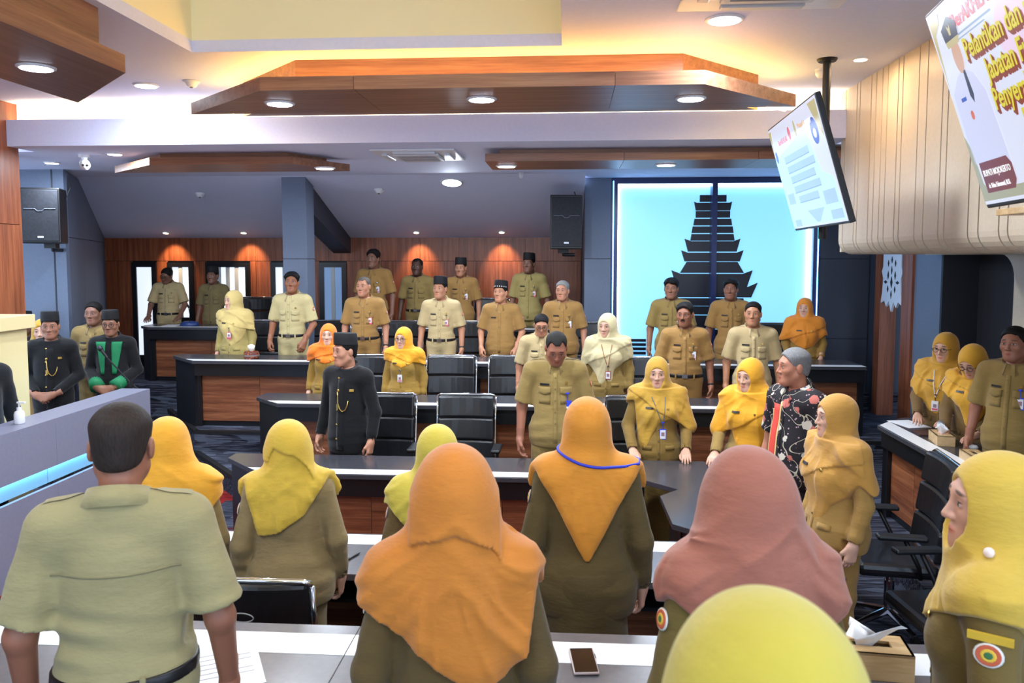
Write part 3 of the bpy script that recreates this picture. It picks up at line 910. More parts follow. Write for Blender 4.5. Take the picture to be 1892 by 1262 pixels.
# shelf with a tracking camera on the slatted wall
shelf = empty('wall_shelf', (RIGHT_X, 3.95, 2.53), 0, 'small pale wooden shelf on the slatted wall under the nearer television', 'shelf')
box('board', -.16, 0, -.30, .30, 0, .032, M_PALE, shelf, bevel=.003)
ptz = empty('tracking_camera', (RIGHT_X - .085, 3.93, 2.562), 0, 'grey and black tracking camera on the small wall shelf', 'camera')
MB().lathe([(.06, 0), (.065, .01), (.06, .035)], 20).build('base', M_PLASTIC, ptz, smooth=True)
MB().lathe([(.045, .035), (.05, .05), (.045, .10), (.03, .13)], 20).build('turret', plain('silver_grey', (176, 178, 184), .35), ptz, smooth=True)
MB().tube([(-.06, 0, .115), (-.02, 0, .125), (.04, 0, .125)], [.03, .042, .035], 16).build('head', M_PLASTIC, ptz, smooth=True)

# ================================================================== desks
def desk(name, L, D, ht, loc, rz, label, cat='desk', group=None, cl=0.0, cr=0.0, panels=2, kick=.06, stripe=(.02, .15), wood_mat=None, front=True, side='both', topm=None):
    """front edge on local y=0 (faces -y), top at local z=ht, stands on local z=0; cl / cr chamfer the front corners"""
    o = empty(name, loc, rz, label, cat, group)
    wm = wood_mat or M_WOOD_H
    tp = [(cl, 0), (L - cr, 0), (L, min(D, cr) if cr else 0), (L, D), (0, D), (0, min(D, cl) if cl else 0)]
    tp2 = [p for i, p in enumerate(tp) if not (i and p == tp[i - 1])]
    if tp2[0] == tp2[-1]: tp2 = tp2[:-1]
    MB().prism(tp2, ht - .035, ht).build('top', topm or M_TOP, o, bevel=.003)
    s0, s1 = stripe
    MB().prism([(cl + .002, s0), (L - cr - .002, s0), (L - cr - .002 + (s1 if cr else 0), s1), (cl + .002 - (s1 if cl else 0), s1)], ht, ht + .0012).build('white_inlay', M_STRIPE, o)
    box('apron', cl + .01, L - cr - .01, .03, .06, ht - .17, ht - .035, M_BLACK, o)
    if front:
        x0, x1 = cl + .06, L - cr - .06
        for k in range(panels):
            a, b = x0 + (x1 - x0) * k / panels, x0 + (x1 - x0) * (k + 1) / panels
            box('front_board', a + .002, b - .002, .10, .125, kick, ht - .15, wm, o)
        box('plinth', x0, x1, .11, .14, 0, kick, M_BLACK, o)
    for s, xx in (('l', cl), ('r', L - cr - .06)):
        box('side_panel', xx, xx + .06, .07, D - .04, 0, ht - .035, M_BLACK, o)
    if cl:
        MB().add([(cl, .05, 0), (.03, cl, 0), (.07, cl + .03, 0), (cl + .03, .09, 0), (cl, .05, ht - .035), (.03, cl, ht - .035), (.07, cl + .03, ht - .035), (cl + .03, .09, ht - .035)],
                 [(0, 3, 2, 1), (4, 5, 6, 7), (0, 1, 5, 4), (1, 2, 6, 5), (2, 3, 7, 6), (3, 0, 4, 7)]).build('corner_panel', M_BLACK, o)
    box('modesty_shelf', cl + .06, L - cr - .06, .14, D - .1, ht - .19, ht - .17, M_BLACK, o)
    return o

# first row facing the camera
desk('desk', 1.65, .57, .75, (-2.66, 5.6, 0), 0, 'black topped desk with white edge strip before the man in black', cl=.42, panels=3)
desk('desk', 1.56, .57, .75, (-1.01, 5.6, 0), 0, 'black topped desk with white edge strip before the man looking down', panels=3)
# corner piece turning to the right-hand side desks
o = empty('corner_desk', (0, 0, 0), 0, 'dark glossy corner desk top reflecting blue light between two desk rows', 'desk')
poly = [(.555, 5.6), (.75, 5.40), (.61, 5.24), (.62, 4.68), (.90, 4.42), (.95, 3.95), (1.37, 3.93), (1.29, 4.5), (1.22, 5.5), (1.05, 6.17), (.555, 6.17)]
MB().prism(poly, .715, .75).build('top', M_TOP, o, bevel=.003)
MB().prism([(.80, 4.75), (.88, 4.68), (.98, 5.0), (.90, 5.05)], .75, .7512).build('white_inlay', M_STRIPE, o)
m = MB()
for a, b in (((.70, 5.2), (.71, 4.76)), ((.71, 4.76), (.98, 4.47)), ((.80, 5.45), (.70, 5.2))):
    va, vb = Vector((*a, 0)), Vector((*b, 0)); dd = (vb - va).normalized() * .0; nn = Vector(((vb - va).y, -(vb - va).x, 0)).normalized() * -.03
    m.add([va, vb, vb - nn, va - nn] + [p + Vector((0, 0, .715)) for p in (va, vb, vb - nn, va - nn)], [(0, 3, 2, 1), (4, 5, 6, 7), (0, 1, 5, 4), (1, 2, 6, 5), (2, 3, 7, 6), (3, 0, 4, 7)])
m.build('front_panel', M_BLACK, o)
for x_, y_ in ((1.28, 4.02), (1.18, 5.3), (1.0, 6.08)):
    box('leg', x_ - .03, x_ + .03, y_ - .03, y_ + .03, 0, .715, M_BLACK, o)
# second row
L2 = ((-3.05, 1.55, .33, 0), (-1.50, 1.65, 0, 0), (.15, 1.75, 0, .3))
for k, (x0, L, cl, cr) in enumerate(L2):
    desk('desk', L, .58, .75, (x0, 7.26, .20), 0, ('second-row desk with slanted end behind the man in black', 'second-row desk with the empty leather chair behind it', 'second-row desk in front of the man with the moustache')[k], cl=cl, cr=cr, panels=2)
# third row
L3 = ((-4.62, 1.9, .45, 0), (-2.72, 1.7, 0, 0), (-1.02, 1.6, 0, 0), (.58, 1.5, 0, 0), (2.08, 1.05, 0, .0))
for k, (x0, L, cl, cr) in enumerate(L3):
    desk('desk', L, .6, .75, (x0, 8.58, .42), 0, ('third-row desk with a slanted end and a tissue holder on it', 'third-row desk before two men with belts', 'third-row desk before the man with the patterned cap',
                                                    'third-row desk in front of the lit temple sign', 'third-row desk beside the wooden doorway')[k], cl=cl, cr=cr, panels=2)
# top row
L4 = ((-5.92, 1.9, .2, 0), (-4.02, 2.0, 0, 0), (-2.02, 2.1, 0, 0))
for k, (x0, L, cl, cr) in enumerate(L4):
    desk('desk', L, .6, .75, (x0, 10.5, .62), 0, ('top-row desk with papers and a blue microphone base near the tall window', 'top-row desk behind the grey column', 'top-row desk under the wall washers')[k], cl=cl, cr=cr, panels=2)
# desks on the camera side: the sitters' backs are towards the camera, so the front faces +y
for k, (x1, L) in enumerate(((-.70, 1.65), (.86, 1.56))):
    desk('desk', L, .58, .75, (x1, 4.39, 0), math.pi, ('grey topped desk with white strip before the woman in a mustard yellow scarf', 'grey topped desk with white strip before the woman with a blue lanyard')[k], panels=2, stripe=(.02, .17), topm=M_TOPG)
for k, (x1, L) in enumerate(((-.72, 1.72), (1.35, 2.07))):
    desk('desk', L, .46, .75, (x1, 2.68, .28), math.pi, ('nearest grey topped desk beside the man in light khaki', 'nearest grey topped desk with the phone and tissue box on it')[k], panels=2, stripe=(.07, .21), topm=M_TOPG)
# right-hand side desks, front faces -x
for k, (y0, L, cl) in enumerate(((7.0, 1.75, .33), (5.25, 1.5, 0), (3.75, 1.5, 0))):
    desk('side_desk', L, .5, .75, (2.53, y0, .20), -math.pi / 2, ('side desk with an open paper on it under the bulkhead', 'side desk with wooden tissue boxes under the bulkhead', 'side desk nearest the woman in profile')[k], wood_mat=M_WOOD_HY, panels=3, cl=cl)

# leader desk on the left: long grey counter with a glowing slot
ld_ = empty('leader_counter', (-3.98, 7.1, 0), 0, 'long grey counter with a glowing cyan slot along its front', 'counter')
A = 5.4
MB().add([(-.17, -A, 1.10), (.10, -A, 1.10), (.10, 0, 1.10), (-.17, 0, 1.10), (-.17, -A, 1.06), (.10, -A, 1.06), (.10, 0, 1.06), (-.17, 0, 1.06)],
         [(0, 1, 2, 3), (7, 6, 5, 4), (0, 4, 5, 1), (1, 5, 6, 2), (2, 6, 7, 3), (3, 7, 4, 0)]).build('top', M_GREYP, ld_)
for k in range(4):
    y1 = -k * A / 4
    box('upper_front', .07, .10, y1 - A / 4 + .002, y1, .74, 1.06, M_GREYP, ld_)
    box('lower_front', .07, .10, y1 - A / 4 + .002, y1, .0, .60, M_GREYP, ld_)
    box('slot_panel', .0, .02, y1 - A / 4 + .003, y1 - .003, .60, .74, plain('slot_blue', (150, 200, 226), .4), ld_)
box('led_strip', .03, .05, -A, 0, .728, .738, glow('led_counter', (150, 214, 255), 22.0), ld_)
box('end_panel', -.17, .10, 0, .03, 0, 1.10, M_GREYP, ld_)
# tall cream cabinet with cornice and light line
cab = empty('cream_pedestal', (-4.62, 6.08, 0), 0, 'tall cream pedestal with a thick top slab and a cyan light line', 'pedestal')
M_CREAMW = plain('cream_laminate', (226, 210, 158), .5)
box('body', -.32, .17, -.2, .2, 0, 1.74, M_CREAMW, cab, bevel=.004)
box('top_slab', -.34, .22, -.26, .24, 1.74, 1.85, M_CREAMW, cab, bevel=.004)
box('light_line', .05, .07, -.206, -.2, .9, 1.73, M_LED_BLUE, cab)

# sanitizer bottle on the counter
sb = empty('sanitizer_bottle', (-4.02, 5.55, 1.10), 0, 'white pump bottle of hand sanitizer on the grey counter', 'bottle')
MB().lathe([(.032, 0), (.036, .006), (.036, .07), (.03, .09), (.014, .1)], 20).build('bottle_body', M_WHITEPL, sb, smooth=True)
MB().lathe([(.016, .1), (.016, .12), (.006, .122), (.006, .15)], 14).build('pump_collar', M_WHITEPL, sb)
MB().box(-.012, .05, -.01, .01, .15, .163).build('pump_nozzle', M_WHITEPL, sb, bevel=.003)

# ================================================================== chairs
def make_chair(kind):
    o = empty('office_chair', (0, 0, 0))
    W_ = .25
    # local: sitter faces -y; seat top at .46
    MB().prism([(-W_, -.24), (W_, -.24), (W_, .22), (-W_, .22)], .40, .48).build('seat', M_LEATHER, o, bevel=.03)
    nseg = 3
    z0 = .50
    for k in range(nseg):
        za, zb = z0 + k * .195, z0 + (k + 1) * .195 - .006
        ya, yb = .22 + k * .028, .22 + (k + 1) * .028
        M = MB()
        nx = 8
        vs = []
        for zz, yy in ((za, ya), (zb, yb)):
            for i in range(nx + 1):
                x = -W_ + 2 * W_ * i / nx
                vs.append((x, yy - .02 + .06 * (x / W_) ** 2 * -.5, zz))
            for i in range(nx + 1):
                x = W_ - 2 * W_ * i / nx
                vs.append((x, yy + .05 + .06 * (x / W_) ** 2 * -.5, zz))
        n = 2 * (nx + 1)
        M.add(vs, [tuple(range(n))[::-1], tuple(range(n, 2 * n))] + [(i, (i + 1) % n, (i + 1) % n + n, i + n) for i in range(n)])
        M.build('back_cushion', M_LEATHER, o, bevel=.018)
    for s in (-1, 1):
        MB().tube([(s * (W_ + .012), .20, .44), (s * (W_ + .012), .235, .56), (s * (W_ + .012), .285, .86), (s * (W_ + .012), .31, 1.07)], .011, 8).build('side_tube', M_CHROME, o, smooth=True)
        m = MB(); m.tube([(s * .27, .10, .42), (s * .30, .08, .5), (s * .30, .0, .66)], .014, 8); m.build('arm_support', M_PLASTIC, o, smooth=True)
        box('armrest', s * .30 - .04, s * .30 + .04, -.16, .12, .66, .69, M_PLASTIC, o, bevel=.012)
    MB().tube([(-W_ - .012, .31, 1.07), (-W_ + .02, .318, 1.088), (W_ - .02, .318, 1.088), (W_ + .012, .31, 1.07)], .011, 8).build('top_rail', M_CHROME, o, smooth=True)
    MB().lathe([(.03, .08), (.03, .3), (.022, .3), (.022, .40)], 14).build('gas_column', M_CHROME, o)
    for k in range(5):
        a = 2 * math.pi * k / 5 + .3
        c, s_ = math.cos(a), math.sin(a)
        MB().tube([(.02 * c, .02 * s_, .10), (.15 * c, .15 * s_, .085), (.29 * c, .29 * s_, .065)], [.026, .022, .016], 8).build('base_arm', M_CHROME, o)
        MB().tube([(.29 * c - .02 * s_, .29 * s_ + .02 * c, .03), (.29 * c + .02 * s_, .29 * s_ - .02 * c, .03)], .03, 12).build('caster', M_BLACKM, o)
    return o
chair0 = make_chair('x'); _chair_used = []
def copy_tree(o, parent=None):
    c = o.copy(); COL.objects.link(c); c.parent = parent
    for ch in list(o.children):
        copy_tree(ch, c)
    return c
def chair(x, y, z, rz, label):
    o = chair0 if not _chair_used else copy_tree(chair0)
    _chair_used.append(o)
    o.location = (x, y, z); o.rotation_euler = (0, 0, rz)
    tag(o, label, 'chair', 'black leather office chairs')
    return o
# ---- chairs in view
for px_, lab in ((853, 'empty leather chair behind the first-row desk beside the man in black'), (700, 'leather chair directly behind the man in black, mostly hidden'), (1180, 'leather chair behind the woman with the blue-framed badge')):
    chair(x_at(px_, 6.79), 6.79, 0, 0, lab)
for px_, lab in ((826, 'empty leather chair at the second-row desk beside the woman with round glasses'), (668, 'leather chair between the orange scarf woman and the man in black'),
                 (946, 'leather chair behind the man with glasses in the second row'), (1190, 'leather chair between the cream scarf woman and the man with the moustache')):
    chair(x_at(px_, 8.0), 8.0, .2, 0, lab)
for px_, lab in ((484, 'leather chair between the pale scarf woman and the lean man'), (597, 'leather chair between the lean man and the man with the red badge'), (735, 'leather chair at the third row behind the man with the shaved head'),
                 (868, 'leather chair between the two capped men of the third row'), (1092, 'leather chair beside the grey haired man in the third row'), (1436, 'leather chair beside the woman before the lit sign')):
    chair(x_at(px_, 9.75), 9.75, .42, 0, lab)
for px_, lab in ((462, 'high leather chair at the top row beside the column'), (905, 'leather chair at the top row between two capped men')):
    chair(x_at(px_, 11.62), 11.62, .62, 0, lab)
chair(-1.23, 3.22, 0, math.pi, 'leather chair seen from behind, chrome rail on top, before the nearest desk')
MB().tube([(.045 * math.cos(2 * math.pi * i / 24), .351 + .006 * math.sin(2 * math.pi * i / 24), .955 + .020 * math.sin(2 * math.pi * i / 24)) for i in range(25)], .0025, 6, caps=False).build('maker_badge', plain('badge_silver', (176, 178, 182), .4), _chair_used[-1])
chair(2.02, 5.05, 0, -math.pi / 2 - .12, 'leather chair right behind the woman in the ochre scarf')
chair(2.02, 4.25, 0, -math.pi / 2 + .1, 'leather chair between the ochre scarf woman and the woman in profile')

# ================================================================== implicit surfaces
class Grid:
    def __init__(self, lo, hi, h):
        self.h = h
        self.ax = [np.arange(lo[i], hi[i] + h, h, dtype=np.float32) for i in range(3)]
        self.F = np.full([len(a) for a in self.ax], 1.0, np.float32)
    def sub(self, lo, hi):
        sl = []
        for i in range(3):
            a = self.ax[i]
            i0 = max(0, int((lo[i] - a[0]) / self.h)); i1 = min(len(a), int((hi[i] - a[0]) / self.h) + 2)
            if i1 <= i0: return None, None
            sl.append(slice(i0, i1))
        X = self.ax[0][sl[0]][:, None, None]; Y = self.ax[1][sl[1]][None, :, None]; Z = self.ax[2][sl[2]][None, None, :]
        return tuple(sl), (X, Y, Z)
    def xyz(self):
        return self.ax[0][:, None, None], self.ax[1][None, :, None], self.ax[2][None, None, :]

def smin(a, b, k):
    if k <= 0: return np.minimum(a, b)
    h = np.maximum(k - np.abs(a - b), 0) / k
    return np.minimum(a, b) - h * h * k * .25
def smax(a, b, k):
    return -smin(-a, -b, k)

def d_ell(P, c, r):
    x, y, z = (P[0] - c[0]), (P[1] - c[1]), (P[2] - c[2])
    k0 = np.sqrt((x / r[0]) ** 2 + (y / r[1]) ** 2 + (z / r[2]) ** 2)
    k1 = np.sqrt((x / r[0] ** 2) ** 2 + (y / r[1] ** 2) ** 2 + (z / r[2] ** 2) ** 2) + 1e-6
    return k0 * (k0 - 1.0) / k1
def d_cone(P, a, b, ra, rb):
    ba = [b[i] - a[i] for i in range(3)]
    L2 = sum(v * v for v in ba) + 1e-9
    pa = [P[i] - a[i] for i in range(3)]
    t = np.clip((pa[0] * ba[0] + pa[1] * ba[1] + pa[2] * ba[2]) / L2, 0, 1)
    dx, dy, dz = pa[0] - ba[0] * t, pa[1] - ba[1] * t, pa[2] - ba[2] * t
    return np.sqrt(dx * dx + dy * dy + dz * dz) - (ra + (rb - ra) * t)

def E(c, r, k=.03): return ('e', c, r, k)
def C(a, b, ra, rb, k=.03): return ('c', a, b, ra, rb, k)

def ev(G, prims, off=0.0, margin=.05):
    for p in prims:
        if p[0] == 'e':
            _, c, r, k = p
            rr = [v + off for v in r]
            lo = [c[i] - rr[i] - margin - k for i in range(3)]; hi = [c[i] + rr[i] + margin + k for i in range(3)]
            sl, P = G.sub(lo, hi)
            if sl is None: continue
            d = d_ell(P, c, rr)
        else:
            _, a, b, ra, rb, k = p
            rm = max(ra, rb) + off + margin + k
            lo = [min(a[i], b[i]) - rm for i in range(3)]; hi = [max(a[i], b[i]) + rm for i in range(3)]
            sl, P = G.sub(lo, hi)
            if sl is None: continue
            d = d_cone(P, a, b, ra + off, rb + off)
        G.F[sl] = smin(G.F[sl], d, k)
    return G
def cut(G, prims):
    for p in prims:
        if p[0] == 'e':
            _, c, r, k = p
            sl, P = G.sub([c[i] - r[i] - k - .02 for i in range(3)], [c[i] + r[i] + k + .02 for i in range(3)])
            if sl is None: continue
            d = d_ell(P, c, r)
        else:
            _, a, b, ra, rb, k = p
            rm = max(ra, rb) + k + .02
            sl, P = G.sub([min(a[i], b[i]) - rm for i in range(3)], [max(a[i], b[i]) + rm for i in range(3)])
            if sl is None: continue
            d = d_cone(P, a, b, ra, rb)
        G.F[sl] = smax(G.F[sl], -d, k)
    return G

def surfnet(G):
    """naive surface nets -> vertices (n,3), quads (m,4)"""
    f = G.F
    f[0], f[-1], f[:, 0], f[:, -1], f[:, :, 0], f[:, :, -1] = 1, 1, 1, 1, 1, 1
    ins = f < 0
    n = np.array(f.shape); cn = n - 1
    acc = {}
    cells, pts, quads = [], [], []
    stride = np.array([cn[1] * cn[2], cn[2], 1], np.int64)
    for ax in range(3):
        s0 = [slice(None)] * 3; s1 = [slice(None)] * 3
        s0[ax] = slice(0, -1); s1[ax] = slice(1, None)
        a, b = f[tuple(s0)], f[tuple(s1)]
        m = ins[tuple(s0)] != ins[tuple(s1)]
        idx = np.argwhere(m)
        if not len(idx): continue
        va = a[m]; vb = b[m]
        t = va / (va - vb)
        p = np.stack([G.ax[i][idx[:, i]] for i in range(3)], 1).astype(np.float64)
        p[:, ax] += t * G.h
        u, w = (ax + 1) % 3, (ax + 2) % 3
        q = []
        for du, dw in ((-1, -1), (0, -1), (0, 0), (-1, 0)):
            c = idx.copy(); c[:, u] += du; c[:, w] += dw
            cid = c @ stride
            q.append(cid); cells.append(cid); pts.append(p)
        q = np.stack(q, 1)
        flip = ~ins[tuple(s0)][m]
        q[flip] = q[flip][:, ::-1]
        quads.append(q)
    if not quads: return np.zeros((0, 3)), np.zeros((0, 4), int)
    cells = np.concatenate(cells); pts = np.concatenate(pts); quads = np.concatenate(quads)
    uq, inv = np.unique(cells, return_inverse=True)
    cnt = np.bincount(inv)
    V = np.stack([np.bincount(inv, pts[:, i]) / cnt for i in range(3)], 1)
    Q = np.searchsorted(uq, quads)
    return V, Q

def relax(V, Q, it=1, lam=.5):
    e = np.concatenate([Q[:, [0, 1]], Q[:, [1, 2]], Q[:, [2, 3]], Q[:, [3, 0]]])
    for _ in range(it):
        s = np.zeros_like(V); c = np.bincount(e[:, 0], minlength=len(V)) + np.bincount(e[:, 1], minlength=len(V))
        for i in range(3):
            s[:, i] = np.bincount(e[:, 0], V[e[:, 1], i], len(V)) + np.bincount(e[:, 1], V[e[:, 0], i], len(V))
        V = V + lam * (s / np.maximum(c, 1)[:, None] - V)
    return V

def np_mesh(name, V, Q, mat=None, rest=None):
    me = bpy.data.meshes.new(name)
    me.vertices.add(len(V)); me.vertices.foreach_set('co', np.ascontiguousarray(V, np.float32).ravel())
    nq = len(Q)
    me.loops.add(nq * 4); me.loops.foreach_set('vertex_index', np.ascontiguousarray(Q, np.int32).ravel())
    me.polygons.add(nq)
    me.polygons.foreach_set('loop_start', np.arange(0, nq * 4, 4, dtype=np.int32))
    me.polygons.foreach_set('use_smooth', np.ones(nq, bool))
    if rest is not None:
        at = me.attributes.new('rest', 'FLOAT_VECTOR', 'POINT')
        at.data.foreach_set('vector', np.ascontiguousarray(rest, np.float32).ravel())
    me.update(calc_edges=True); me.validate()
    if mat: me.materials.append(mat)
    return me

# ================================================================== people: materials
def skin_material():
    t = NT('skin')
    col = t.n('ShaderNodeObjectInfo').outputs['Color']
    at = t.n('ShaderNodeAttribute', attribute_name='rest').outputs['Vector']
    sp = t.n('ShaderNodeSeparateXYZ'); t.l(at, sp.inputs[0])
    x, y, z = sp.outputs
    ax_ = t.math('ABSOLUTE', x)
    front = t.math('LESS_THAN', y, -.055)
    def em(cx, cz, rx, rz, soft=.25, tilt=0.0):
        zz = z if not tilt else t.math('MULTIPLY_ADD', t.math('SUBTRACT', ax_, cx), -tilt, z)
        a = t.math('POWER', t.math('ABSOLUTE', t.math('DIVIDE', t.math('SUBTRACT', ax_, cx), rx)), 2)
        b = t.math('POWER', t.math('ABSOLUTE', t.math('DIVIDE', t.math('SUBTRACT', zz, cz), rz)), 2)
        e = t.math('SQRT', t.math('ADD', a, b))
        v = t.math('DIVIDE', t.math('SUBTRACT', 1.0, e), soft, clamp=True)
        return t.math('MULTIPLY', v, front)
    n = t.noise(at, 60, 3)
    base = t.mix(t.math('MULTIPLY', n, .35), col, t.mix(1.0, col, (0.72, .55, .48, 1), 'MULTIPLY'))
    lips = t.mix(1.0, col, (0.95, .48, .47, 1), 'MULTIPLY')
    base = t.mix(t.math('MULTIPLY', em(0, -.0635, .025, .0125, .4), .75), base, lips)
    base = t.mix(em(0, -.0645, .024, .0018, .6), base, t.mix(1.0, col, (.3, .16, .15, 1), 'MULTIPLY'))
    base = t.mix(t.math('MULTIPLY', em(.033, .034, .024, .006, .5, -.12), .85), base, lin((34, 26, 22)))
    base = t.mix(t.math('MULTIPLY', em(.032, .006, .020, .013, .6), .28), base, t.mix(1.0, col, (.5, .38, .36, 1), 'MULTIPLY'))
    base = t.mix(em(.032, .0055, .0140, .0050, .3), base, lin((184, 172, 162)))
    base = t.mix(em(.0315, .0062, .0062, .0064, .3), base, lin((30, 20, 16)))
    base = t.mix(em(.032, .0118, .0165, .0024, .5), base, lin((36, 24, 20)))
    base = t.mix(t.math('MULTIPLY', em(.008, -.0385, .0045, .003, .5), .8), base, lin((60, 32, 26)))
    t.l(base, t.b.inputs['Base Color'])
    t.b.inputs['Roughness'].default_value = .48
    t.b.inputs['Specular IOR Level'].default_value = .4
    t.b.inputs['Subsurface Weight'].default_value = .06
    t.b.inputs['Subsurface Radius'].default_value = (.01, .004, .002)
    return t.m
M_SKIN = skin_material()

def cloth_material(name, weave=520, rough=.82, fold=.5, sheen=.15):
    t = NT(name)
    col = t.n('ShaderNodeObjectInfo').outputs['Color']
    o = t.obj()
    n = t.noise(o, 7, 4)
    base = t.mix(n, t.mix(1.0, col, (.86, .86, .84, 1), 'MULTIPLY'), t.mix(1.0, col, (1.10, 1.10, 1.08, 1), 'MULTIPLY'))
    t.l(base, t.b.inputs['Base Color'])
    t.b.inputs['Roughness'].default_value = rough
    t.b.inputs['Specular IOR Level'].default_value = .25
    t.b.inputs['Sheen Weight'].default_value = sheen
    f1 = t.noise(t.map(o, (9, 9, 22)), 1.0, 4, .55)
    f2 = t.noise(o, weave, 1)
    hgt = t.math('MULTIPLY_ADD', f2, .03, f1)
    t.bump(hgt, fold, .02)
    return t.m
M_KHAKI = cloth_material('uniform_cloth', fold=.35)
M_SCARF = cloth_material('scarf_cloth', rough=.7, fold=.3, sheen=.25)
M_DARKC = cloth_material('dark_cloth', rough=.85, fold=.3)
M_HAIR = NT('hair').m
_t = NT('hair_strands')
_c = _t.n('ShaderNodeObjectInfo').outputs['Color']
_n = _t.noise(_t.map(_t.obj(), (160, 160, 40)), 1.0, 3)
_t.l(_t.mix(_n, _t.mix(1.0, _c, (.5, .5, .5, 1), 'MULTIPLY'), _t.mix(1.0, _c, (1.6, 1.6, 1.6, 1), 'MULTIPLY')), _t.b.inputs['Base Color'])
_t.b.inputs['Roughness'].default_value = .62
_t.b.inputs['Specular IOR Level'].default_value = .15
_t.bump(_n, .7, .004)
bpy.data.materials.remove(M_HAIR)
M_HAIR = _t.m
M_VELVET = plain('black_velvet', (16, 16, 19), .8)

def batik_material():
    t = NT('batik_floral')
    o = t.obj()
    def vor(sc):
        v = t.n('ShaderNodeTexVoronoi'); v.inputs['Scale'].default_value = sc; t.l(o, v.inputs['Vector']); return v
    v1, v2, v3 = vor(11.0), vor(38.0), vor(22.0)
    c = t.mix(t.math('LESS_THAN', v2.outputs['Distance'], .20), lin((26, 20, 26)), lin((186, 150, 160)))
    vine = t.math('LESS_THAN', t.math('ABSOLUTE', t.math('SUBTRACT', t.noise(o, 9, 0), .5)), .010)
    c = t.mix(vine, c, lin((196, 186, 164)))
    sc = t.n('ShaderNodeSeparateColor'); t.l(v1.outputs['Color'], sc.inputs[0])
    wav = t.noise(o, 40, 2)
    leaf = t.mix(t.math('GREATER_THAN', sc.outputs[0], .45), lin((190, 104, 92)), lin((208, 200, 184)))
    d1 = t.math('ADD', v1.outputs['Distance'], t.math('MULTIPLY', wav, .30))
    c = t.mix(t.math('LESS_THAN', d1, .53), c, leaf)
    c = t.mix(t.math('LESS_THAN', v1.outputs['Distance'], .10), c, lin((112, 120, 160)))
    t.l(c, t.b.inputs['Base Color']); t.b.inputs['Roughness'].default_value = .8
    return t.m
M_BATIK = batik_material()

# ================================================================== people: anatomy
HEAD = [E((0, .014, .036), (.075, .092, .080)), E((0, -.024, -.030), (.060, .062, .086), .04), E((0, -.070, -.100), (.022, .020, .017), .035),
        C((.052, -.002, -.058), (.022, -.058, -.096), .018, .016, .04), C((-.052, -.002, -.058), (-.022, -.058, -.096), .018, .016, .04),
        E((.042, -.058, -.020), (.022, .019, .022), .035), E((-.042, -.058, -.020), (.022, .019, .022), .035),
        C((-.038, -.071, .027), (.038, -.071, .027), .012, .012, .03), E((0, -.062, -.068), (.030, .018, .026), .03)]
HEAD2 = [C((0, -.084, .014), (0, -.105, -.027), .0065, .0100, .014), E((.0118, -.094, -.031), (.0080, .0090, .0075), .008), E((-.0118, -.094, -.031), (.0080, .0090, .0075), .008),
         E((0, -.0835, -.0600), (.021, .0090, .0055), .008), E((0, -.0825, -.0690), (.018, .0095, .0060), .008),
         E((.0315, -.0765, .006), (.0145, .0120, .0100), .007), E((-.0315, -.0765, .006), (.0145, .0120, .0100), .007)]
EARS = [E((.079, .012, -.006), (.009, .019, .031), .008), E((-.079, .012, -.006), (.009, .019, .031), .008)]
SOCK = [E((.031, -.100, .006), (.020, .020, .0125), .016), E((-.031, -.100, .006), (.020, .020, .0125), .016)]

def shifted(prims, o):
    out = []
    for p in prims:
        if p[0] == 'e':
            out.append(('e', tuple(p[1][i] + o[i] for i in range(3)), p[2], p[3]))
        else:
            out.append(('c', tuple(p[1][i] + o[i] for i in range(3)), tuple(p[2][i] + o[i] for i in range(3)), p[3], p[4], p[5]))
    return out

def head_mesh(h, o, neck_to, rn, ears=True):
    G = Grid((-.13, -.15, neck_to - o[2] - .02), (.13, .13, .14), h)
    # work in head space, shift afterwards
    ev(G, HEAD); cut(G, SOCK); ev(G, HEAD2)
    if ears: ev(G, EARS)
    nz = neck_to - o[2]
    ev(G, [C((0, .020, -.05), (0, .030 - o[1], nz), rn * .92, rn, .035)])
    V, Q = surfnet(G)
    return V + np.array(o), Q, V.copy()

def frame(u, palm):
    """rotation with columns: u = along fingers, v = thumb side, n = palm normal"""
    u = Vector(u).normalized(); n = Vector(palm); n = (n - u * n.dot(u)).normalized(); v = n.cross(u)
    return np.array([u, v, n]).T

_hands = {}
def hand_mesh(curl, h=.0045, spread=1.0):
    """right-thumb-positive hand in (u, v, n) space, wrist at origin"""
    key = (curl, h)
    if key in _hands: return _hands[key]
    G = Grid((-.09, -.07, -.05), (.21, .085, .09), h)
    pr = [C((-.085, 0, 0), (.0, 0, 0), .031, .026, .02), C((0, 0, 0), (.02, 0, 0), .026, .024, .02)]
    fl = (.070, .080, .076, .060)
    for i, v in enumerate((.031, .011, -.010, -.030)):
        pr.append(C((.01, v * .6, 0), (.088 - .004 * abs(i - 1.2), v, .0), .017, .0125, .02))
        p = np.array([.088 - .004 * abs(i - 1.2), v, 0.0]); a = math.radians(curl * .5)
        for s, (fr, rr) in enumerate(((.45, .0095), (.31, .0088), (.26, .0078))):
            a2 = a + math.radians(curl) * (.45 + s * .5)
            q = p + fl[i] * fr * np.array([math.cos(a2), .04 * (i - 1.5) * -spread, math.sin(a2)])
            pr.append(C(tuple(p), tuple(q), rr, rr * .94, .004)); p = q
            a = a2
    c = math.radians(min(curl, 45))
    t0, t1 = (.018, .026, .004), (.052, .050, .014 + .012 * math.sin(c)); t2 = (.078, .054 - .022 * math.sin(c), .020 + .03 * math.sin(c)); t3 = (.098, .052 - .045 * math.sin(c), .022 + .035 * math.sin(c))
    pr += [C(t0, t1, .017, .0125, .015), C(t1, t2, .0115, .0105, .004), C(t2, t3, .0105, .009, .004)]
    ev(G, pr, margin=.02)
    _hands[key] = surfnet(G)
    return _hands[key]

